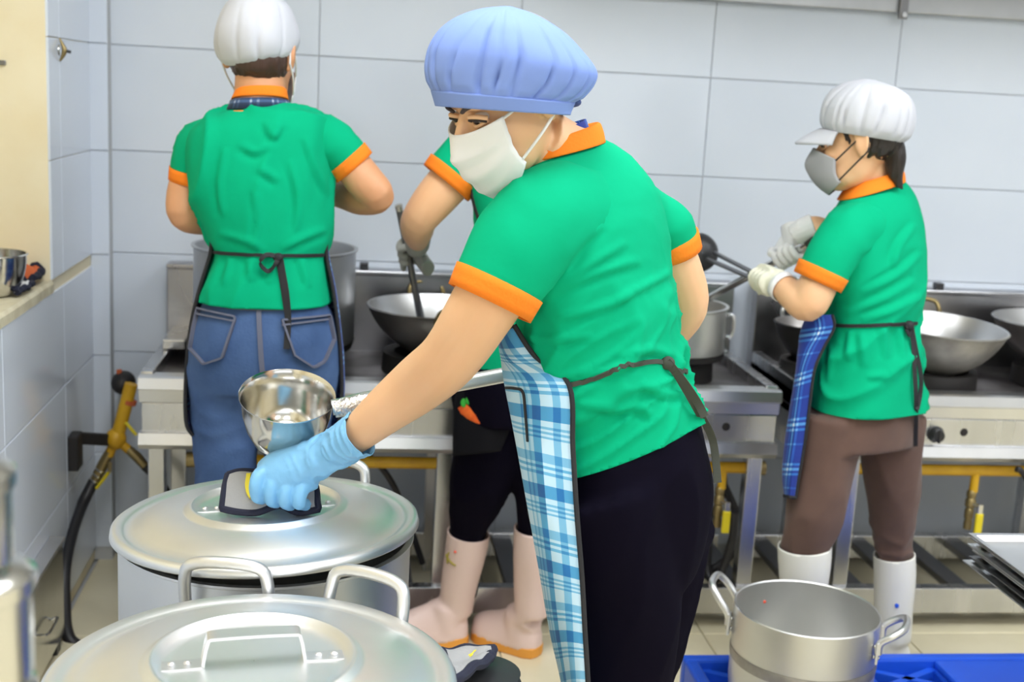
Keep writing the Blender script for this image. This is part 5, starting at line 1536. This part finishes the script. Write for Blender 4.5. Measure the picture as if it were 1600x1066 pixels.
# black apron over the front with printed carrots
rows = []
for (xr, yr, xl, yl, Y) in ((800, 470, 732, 480, 3.56), (806, 540, 722, 545, 3.56), (812, 600, 714, 605, 3.555), (800, 660, 709, 665, 3.56), (782, 705, 708, 712, 3.575)):
    rows.append([P(xr, yr, Y), P((xr+xl)/2+8, (yr+yl)/2, Y-0.01), P(xl+6, yl, Y+0.035), P(xl, yl, Y+0.09), P(xl+10, yl-4, Y+0.17)])
G, uv = sheet(rows, 22)
ap = MB().grid(G, uv).build('apron', 'apron_black', t, solid=0.002)
AB = MB().grid(G).bvh()
def carrot(cx, cy, s):
    ol = [(-18, -2), (-10, -8), (0, -11), (10, -10), (17, -4), (17, 10), (16, 22), (8, 20), (-4, 14), (-14, 6)]
    q = np.array(ol+[ol[0]], float)*s+[cx, cy]
    c = np.array([cx, cy+4*s])
    rings = [[hit(AB, *(c+(p-c)*f_), off, 0.0)[0] if hit(AB, *(c+(p-c)*f_), off, 0.0) else P(*(c+(p-c)*f_), 3.55) for p in q[:-1]] for f_, off in ((1, .0015), (0.9, .003), (0.5, .0045), (0.02, .005))]
    o = MB().loft(rings, False, False).build('carrot_print', 'print_orange', ap)
    for dx, dy in ((-9, -13), (-2, -17), (5, -19), (12, -18)):
        h = hit(AB, cx+dx*s, cy+dy*s+3, .003, 0.0)
        if h:
            MB().ell(h[0], [_R*0.0075*s, _U*0.011*s, _fw*0.003], 12, 8).build('carrot_leaf', 'print_green', o)
carrot(735, 640, 1.05); carrot(764, 572, 0.8)
pk = 'boot_pink'
boot(t, [(733, 826, 3.83, .056), (728, 860, 3.84, .055), (718, 910, 3.86, .049), (712, 955, 3.88, .044)], PZ(722, 1005, 0.0), (-1, -0.05), pk, 'sole_orange')
boot(t, [(836, 818, 3.74, .054), (834, 860, 3.75, .053), (832, 910, 3.77, .049), (831, 960, 3.78, .045)], PZ(836, 1024, 0.0), (-0.78, 0.62), pk, 'sole_orange', L=0.20)
BB = None
for ob in [o_ for o_ in t.children if o_.name.startswith('boot')][:1]:
    vs = [tuple(np.array(v.co)+OFF[t.name]) for v in ob.data.vertices]
    BB = BVHTree.FromPolygons([Vector(v) for v in vs], [tuple(p.vertices) for p in ob.data.polygons])
    h = hit(BB, 712, 862, 0.003)
    if h: MB().ell(h[0], [_R*0.004, _U*0.004, _fw*0.003], 10, 6).build('flower_print', 'print_red', ob)
    on_ribbon(BB, [(699, 866), (702, 873), (708, 880), (713, 883)], 0.003, 'stem_print', 'print_olive', ob, 0.006)
    on_ribbon(BB, [(701, 880), (701, 872), (703, 863)], 0.0025, 'stem_print', 'print_olive', ob, 0.006)
CS = [(735, 128, 865, 126, 3.60, .098, 0), (727, 108, 873, 106, 3.60, .112, 0), (728, 72, 872, 70, 3.60, .114, 0), (742, 40, 858, 38, 3.60, .098, 0), (768, 22, 832, 22, 3.60, .065, 0), (796, 17, 804, 17, 3.60, .008, 0)]
MB().loft(cap_puff(CS, 0.05, 14, 6, 90, 2.0), False, True).build('cap', 'cap_white', t, sharp=0, solid=0.003)
face_mask(t, hc, Fh, 'mask_white')
# stirring pole and gloved fist
pA, pB = P(623, 322, 3.93), P(658, 500, 4.14)
pc = P(639, 398, 4.02)
pc = pA+(pB-pA)*((pc-pA) @ (pB-pA))/((pB-pA) @ (pB-pA))
g = MB()
grip(g, pc, pB-pA, P(653, 368, 3.80), 0.0105, flip=1, k=1.0)
g.tube([P(653, 362, 3.78), P(652, 382, 3.86), P(650, 388, 3.93)], [.036, .032, .026], 16)
remesh(g, 0.0035, 3).build('glove', 'glove_grey', t, sharp=0)
po = thing('stirring_pole', 'dark steel stirring pole standing in the first wok', 'pole', pB)
MB().tube([pA, pA*0.3+pB*0.7, pB], [.0095, .0095, .0115], 14).build('shaft', 'grey_steel', po)
MB().rev([(0.001, 0.004), (0.0105, 0.002), (0.0105, -0.012)], pA, 14, ax=pA-pB).build('end_cap', 'steel_polished', po)
e = P(661, 515, 4.17)
MB().tube([pB, e, e+(e-pB)*0.5], [.0115, .017, .020], 14, flat=0.4).build('blade', 'dark_steel', po)
# ================================================================== worker in brown trousers at the right-hand range
t = thing('person', 'worker in brown trousers and white peaked cap stirring at the right-hand range', 'person', (1.32, 2.92, 0))
SH = [(1322, 300, 1406, 276, 3.56, .055, .02), (1304, 325, 1430, 300, 3.55, .085, .03), (1290, 355, 1444, 340, 3.55, .108, .04), (1285, 410, 1449, 400, 3.55, .12, .04), (1287, 465, 1446, 460, 3.55, .122, .03), (1287, 500, 1436, 498, 3.55, .115, .03), (1286, 516, 1433, 514, 3.55, .115, .03), (1275, 560, 1439, 560, 3.55, .128, .03), (1264, 612, 1443, 612, 3.55, .135, .03), (1258, 660, 1445, 660, 3.55, .138, .03)]
Fh = frame((-0.87, 0.46, -0.16))
hc = P(1343, 222, 3.52)
body = MB()
pxloft([(q[0]+12, q[1], q[2]-12, q[3], q[4], q[5]*.84, q[6]) for q in SH[1:-2]], mb=body)
body.tube([P(1352, 560, 3.55), P(1348, 670, 3.55)], [.085, .09], 20)
head(body, hc, Fh)
pxtube([(1350, 255, 3.54, .052), (1357, 285, 3.55, .055), (1364, 310, 3.55, .064)], mb=body)
armn = [(1335, 365, 3.47, .048), (1298, 405, 3.43, .044), (1276, 450, 3.41, .046), (1262, 476, 3.41, .0425), (1240, 462, 3.45, .038), (1222, 447, 3.50, .031), (1207, 438, 3.53, .027)]
pxtube(armn, mb=body)
armf = [(1390, 320, 3.64, .054), (1340, 375, 3.68, .047), (1315, 400, 3.70, .042), (1295, 375, 3.72, .037), (1280, 358, 3.735, .032), (1265, 354, 3.745, .027), (1255, 355, 3.75, .026)]
pxtube(armf, mb=body)
lA = [P(1300, 650, 3.50), P(1286, 730, 3.49), P(1272, 805, 3.48), P(1258, 858, 3.48), P(1256, 940, 3.48)]
lB = [P(1392, 650, 3.60), P(1392, 730, 3.61), P(1396, 800, 3.62), P(1398, 870, 3.63), P(1396, 950, 3.63)]
for L_ in (lA, lB):
    body.tube(L_, [.065, .058, .048, .034, .028], 18, sub=3)
remesh(body, 0.0052, 4).build('body', 'skin', t, sharp=0)
eyes(t, hc, Fh)
sh = pxloft(SH)
slv = [(1362, 352, 3.50, .066), (1328, 364, 3.46, .066), (1303, 396, 3.43, .061), (1288, 423, 3.42, .0575), (1280, 437, 3.42, .056)]
pxtube([(a_, b_, c_, d_*0.93) for a_, b_, c_, d_ in slv[:3]], mb=sh)
pxtube([(1390, 320, 3.62, .075), (1350, 365, 3.67, .06), (1335, 385, 3.68, .056)], mb=sh)
sh = remesh(sh, 0.0062, 6)
dg1 = nrm(P(1430, 420, 3.5)-P(1330, 480, 3.5))
sh = folds(sh, 0.013, dg1, 11, 0.2, 7.4, lambda V: np.clip((1.16-V[:, 2])*5, 0.15, 1), 2.4)
a0, a1 = P(1280, 437, 3.42), P(1272, 452, 3.42)

sh = fold_lines(sh, [[(1430, 438), (1380, 466), (1322, 491)], [(1438, 462), (1394, 485), (1345, 500)], [(1440, 395), (1400, 430), (1345, 458)], [(1330, 516), (1324, 563)], [(1380, 513), (1384, 560)], [(1355, 590), (1385, 586)], [(1405, 515), (1412, 560)], [(1300, 540), (1296, 600)], [(1345, 520), (1350, 575)], [(1430, 350), (1405, 385), (1395, 420)]], 5.5, 0.006)
hA = P(1350, 632, 3.55)
sh = trim(sh, hA, (0.02, 0, -1), hA, 0.5)
so = sh.build('polo_shirt', 'jersey_green', t, sharp=0, solid=0.003)
SB = sh.bvh()
sleeve(so, slv, 6.0)
cuff(t, P(1287, 421, 3.42), P(1277, 441, 3.42), .0615, .059, parent=so)
r0 = section(1310, 313, 1412, 283, 3.55, .078, .01, n=60); r1 = section(1318, 300, 1411, 270, 3.55, .070, .01, n=60); r2 = section(1328, 288, 1406, 264, 3.552, .062, .01, n=60); r3 = section(1332, 294, 1400, 272, 3.552, .054, .01, n=60)
MB().loft(resample([r0, r1, r2, r3], 4), False, False).build('collar', 'orange_knit', so, solid=0.003)
MB().loft([section(1333, 294, 1398, 274, 3.552, .052, .01, n=48), section(1338, 283, 1394, 261, 3.552, .048, .01, n=48)], False, False, uv=np.stack(np.meshgrid(np.linspace(0, .4, 48), np.linspace(0, .02, 2)), -1)).build('neck_strap', 'plaid_royal', t, solid=0.002)
tr = pxloft([(1276, 600, 1430, 598, 3.55, .112, .03), (1264, 650, 1432, 648, 3.55, .128, .03), (1254, 700, 1429, 696, 3.55, .13, .04)], k=4)
tr.tube(lA, [.088, .080, .074, .056, .045], 24, sub=4)
tr.tube(lB, [.085, .076, .062, .044, .040], 24, sub=4)
tr = remesh(tr, 0.0075, 6)
tr = folds(tr, 0.007, (0.1, 0, 1), 10, 0.3, 4.3, None, 2.0)
tr = folds(tr, 0.009, (1, 0, 0.2), 16, 0.3, 2.3, lambda V: np.clip((0.46-V[:, 2])*10, 0, 1), 2.0)
to = tr.build('trousers', 'trousers_brown', t, sharp=0)
TB = tr.bvh()
boot(t, [(1257, 846, 3.48, .066), (1257, 880, 3.48, .064), (1255, 930, 3.48, .056), (1254, 990, 3.48, .048)], (P(1256, 950, 3.48)[0]+0.03, 2.853), (-1, 0.35), 'boot_white', 'boot_white')
boot(t, [(1397, 860, 3.63, .053), (1398, 900, 3.63, .053), (1396, 950, 3.63, .049), (1395, 1000, 3.63, .046)], (P(1396, 950, 3.63)[0]+0.045, 2.976), (-1, 0.35), 'boot_white', 'boot_white')
ob = [o_ for o_ in t.children if o_.name.startswith('boot')][1]
BB = BVHTree.FromPolygons([Vector(np.array(v.co)+OFF[t.name]) for v in ob.data.vertices], [tuple(p.vertices) for p in ob.data.polygons])
h = hit(BB, 1401, 946, 0.0025)
if h: MB().ell(h[0], [_R*0.006, _U*0.007, _fw*0.002], 12, 6).build('boot_print', 'plastic_blue', ob)
# apron hanging in front of her
rows = []
for a, b in (((1300, 492), (1262, 492)), ((1303, 512), (1252, 520)), ((1286, 545), (1248, 550)), ((1272, 580), (1243, 590)), ((1264, 640), (1234, 645)), ((1256, 700), (1226, 700)), ((1248, 745), (1223, 745)), ((1243, 778), (1226, 775))):
    Y = 3.425
    rows.append([P(a[0], a[1], Y), P((a[0]+b[0])/2, (a[1]+b[1])/2, Y-0.006), P(b[0], b[1], Y+0.04), P(b[0]+2, b[1]-2, Y+0.12), P(b[0]+12, b[1]-6, Y+0.24)])
G, uv = sheet(rows, 26, 0.01, 7, 4.0)
ap = MB().grid(G, uv).build('apron', 'plaid_royal', t, solid=0.002)
MB().tube(G[:, 0], 0.0045, 8).build('edge_binding', 'binding_black', ap)
MB().tube(G[-1], 0.0045, 8).build('edge_binding', 'binding_black', ap)
on_ribbon(SB, [(1300, 508), (1330, 509), (1370, 508), (1405, 506), (1431, 505)], 0.008, 'waist_tie', 'binding_black', t, 0.005)
def lay(x, y, off=0.008):
    c = [q[0] for q in (hit(SB, x, y, off), hit(TB, x, y, off)) if q is not None]
    return min(c, key=lambda q: np.linalg.norm(q-CAMP)) if c else P(x, y, 3.5)
MB().ell(lay(1416, 507), [_R*0.013, _U*0.012, _fw*0.007], 12, 8).build('tie_knot', 'binding_black', t)
ribbon([lay(1414, 508), lay(1410, 516, .012), lay(1414, 524, .012), lay(1419, 512, .010)], 0.010, 0.002, _U).build('tie_bow', 'binding_black', t)
ribbon([lay(1418, 508), lay(1422, 540, .010), lay(1424, 580, .010), lay(1426, 630, .010), lay(1427, 696, .006)], 0.010, 0.002, _R).build('tie_end', 'binding_black', t)
ribbon([lay(1420, 508), lay(1426, 545, .010), lay(1432, 585, .012), lay(1432, 615, .010), lay(1428, 640, .010)], 0.010, 0.002, _R).build('tie_end', 'binding_black', t)
# cap with peak
CS = [(1292, 204, 1404, 222, 3.52, .092, 0), (1289, 190, 1414, 211, 3.52, .103, 0), (1292, 168, 1421, 186, 3.52, .108, 0), (1304, 146, 1417, 160, 3.52, .105, 0), (1324, 131, 1398, 140, 3.52, .082, 0), (1352, 124, 1366, 126, 3.52, .012, 0)]
CG = cap_puff(CS, 0.17, 18, 7, 132, 2.6, lambda v: min(1, v*5)*max(0, 1-v)**0.5, 0.03)
cp = MB().loft(CG, False, True).build('peaked_cap', 'cap_white', t, sharp=0, solid=0.003)
f, u, r = Fh
rows = []
for i in range(9):
    s_ = i/8
    row = []
    for j in range(21):
        a = -1+2*j/20
        th = a*1.15
        base = hc+r*0.083*math.sin(th)+f*(0.006+0.083*math.cos(th))+u*(0.040-0.012*a*a)
        out = f*0.062*(1-0.75*a*a)*s_-u*0.024*s_*(0.8+0.4*s_)+np.array([0, 0, 0.0])
        row.append(base+out)
    rows.append(row)
MB().grid(rows).build('peak', 'cap_white', cp, solid=0.005)
face_mask(t, hc, Fh, 'mask_grey', loop='rubber_black', pleats=False, zt=(-0.004, -0.035), zb=(-0.120, -0.088), half=1.3, bulge=0.008)
# hair: under the cap and a tied tail
hr = MB().ell(hc-f*0.03+u*0.005, [r*0.073, f*0.072, u*0.055], 24, 16)
hr.tube([hc-f*0.076-u*0.01, hc-f*0.082-u*0.045, hc-f*0.080-u*0.080, hc-f*0.086-u*0.105, hc-f*0.094-u*0.125], [.024, .024, .019, .010, .003], 14, sub=4)
hr.tube([hc+f*0.030+u*0.035+r*-0.064, hc+f*0.018+u*0.008-r*0.069, hc+f*0.016-u*0.006-r*0.069], [.009, .005, .002], 10, sub=3)
hr = remesh(hr, 0.005, 2)
hr = folds(hr, 0.005, u-f*0.2, 60, 0.08, 1.0)
hr.build('hair', 'hair', t, sharp=0)
# gloved hands on their tools
lad_h, lad_e = P(1112, 400, 4.02), P(1196, 440, 3.56)
pol_a, pol_b = P(1100, 470, 4.15), P(1262, 381, 3.735)
ldir, pdir = nrm(lad_e-lad_h), nrm(pol_b-pol_a)
g = MB()
gc = lad_e-ldir*0.0
grip(g, gc, ldir, P(1232, 458, 3.46), 0.013, flip=-1)
g.tube([P(1222, 447, 3.495), P(1212, 440, 3.525), P(1205, 438, 3.54)], [.035, .033, .030], 16)
remesh(g, 0.0035, 3).build('glove', 'glove_cream', t, sharp=0)
MB().tube([P(1226, 451, 3.485), P(1219, 445, 3.505)], .0355, 18, cap=False).build('glove_hem', 'glove_white', t, solid=0.003)
g = MB()
gc2 = pol_a+pdir*((P(1232, 398, 3.80)-pol_a) @ pdir)
grip(g, gc2, pdir, P(1262, 352, 3.745), 0.011, flip=1)
g.tube([P(1272, 354, 3.74), P(1255, 360, 3.75), P(1245, 368, 3.765)], [.035, .033, .032], 16)
remesh(g, 0.0035, 3).build('glove', 'glove_white', t, sharp=0)
# tools
lt = thing('cooking_ladle', 'black ladle on twin rods raised by the cream glove', 'ladle', lad_h)
sd = nrm(np.cross(ldir, _fw))
MB().tube([lad_h+sd*0.012, lad_e+sd*0.006+ldir*0.03], 0.0062, 10).build('rod', 'grey_steel', lt)
MB().tube([lad_h-sd*0.014, lad_e-sd*0.006+ldir*0.03], 0.0062, 10).build('rod', 'grey_steel', lt)
lc = P(1104, 397, 4.02)
axl = nrm(ldir*0.75-_fw*0.35+np.array([0, 0, 0.05]))
prf = [(0.001, 0.0), (0.022, 0.003), (0.040, 0.012), (0.052, 0.030), (0.056, 0.050), (0.054, 0.052)]
MB().rev(prf, lc-axl*0.03, 40, -axl).build('cup', 'dark_steel', lt)
MB().rev([(0.001, 0.004), (0.021, 0.007), (0.038, 0.016), (0.050, 0.032), (0.054, 0.052)], lc-axl*0.03, 40, -axl).build('inner_face', 'black_iron', lt)
pt_ = thing('tube_handle_spatula', 'bright steel tube handle crossing the ladle, held in the white glove', 'spatula', pol_a)
MB().tube([pol_a, pol_b], 0.0105, 14).build('tube', 'steel_polished', pt_)
MB().tube([pol_b, pol_b+pdir*0.028], 0.0118, 14).build('end_sleeve', 'dark_steel', pt_)
e = pol_a-pdir*0.06
MB().tube([pol_a, e, e-pdir*0.06-np.array([0, 0, .02])], [.0105, .022, .035], 14, flat=0.25).build('blade', 'steel_polished', pt_)
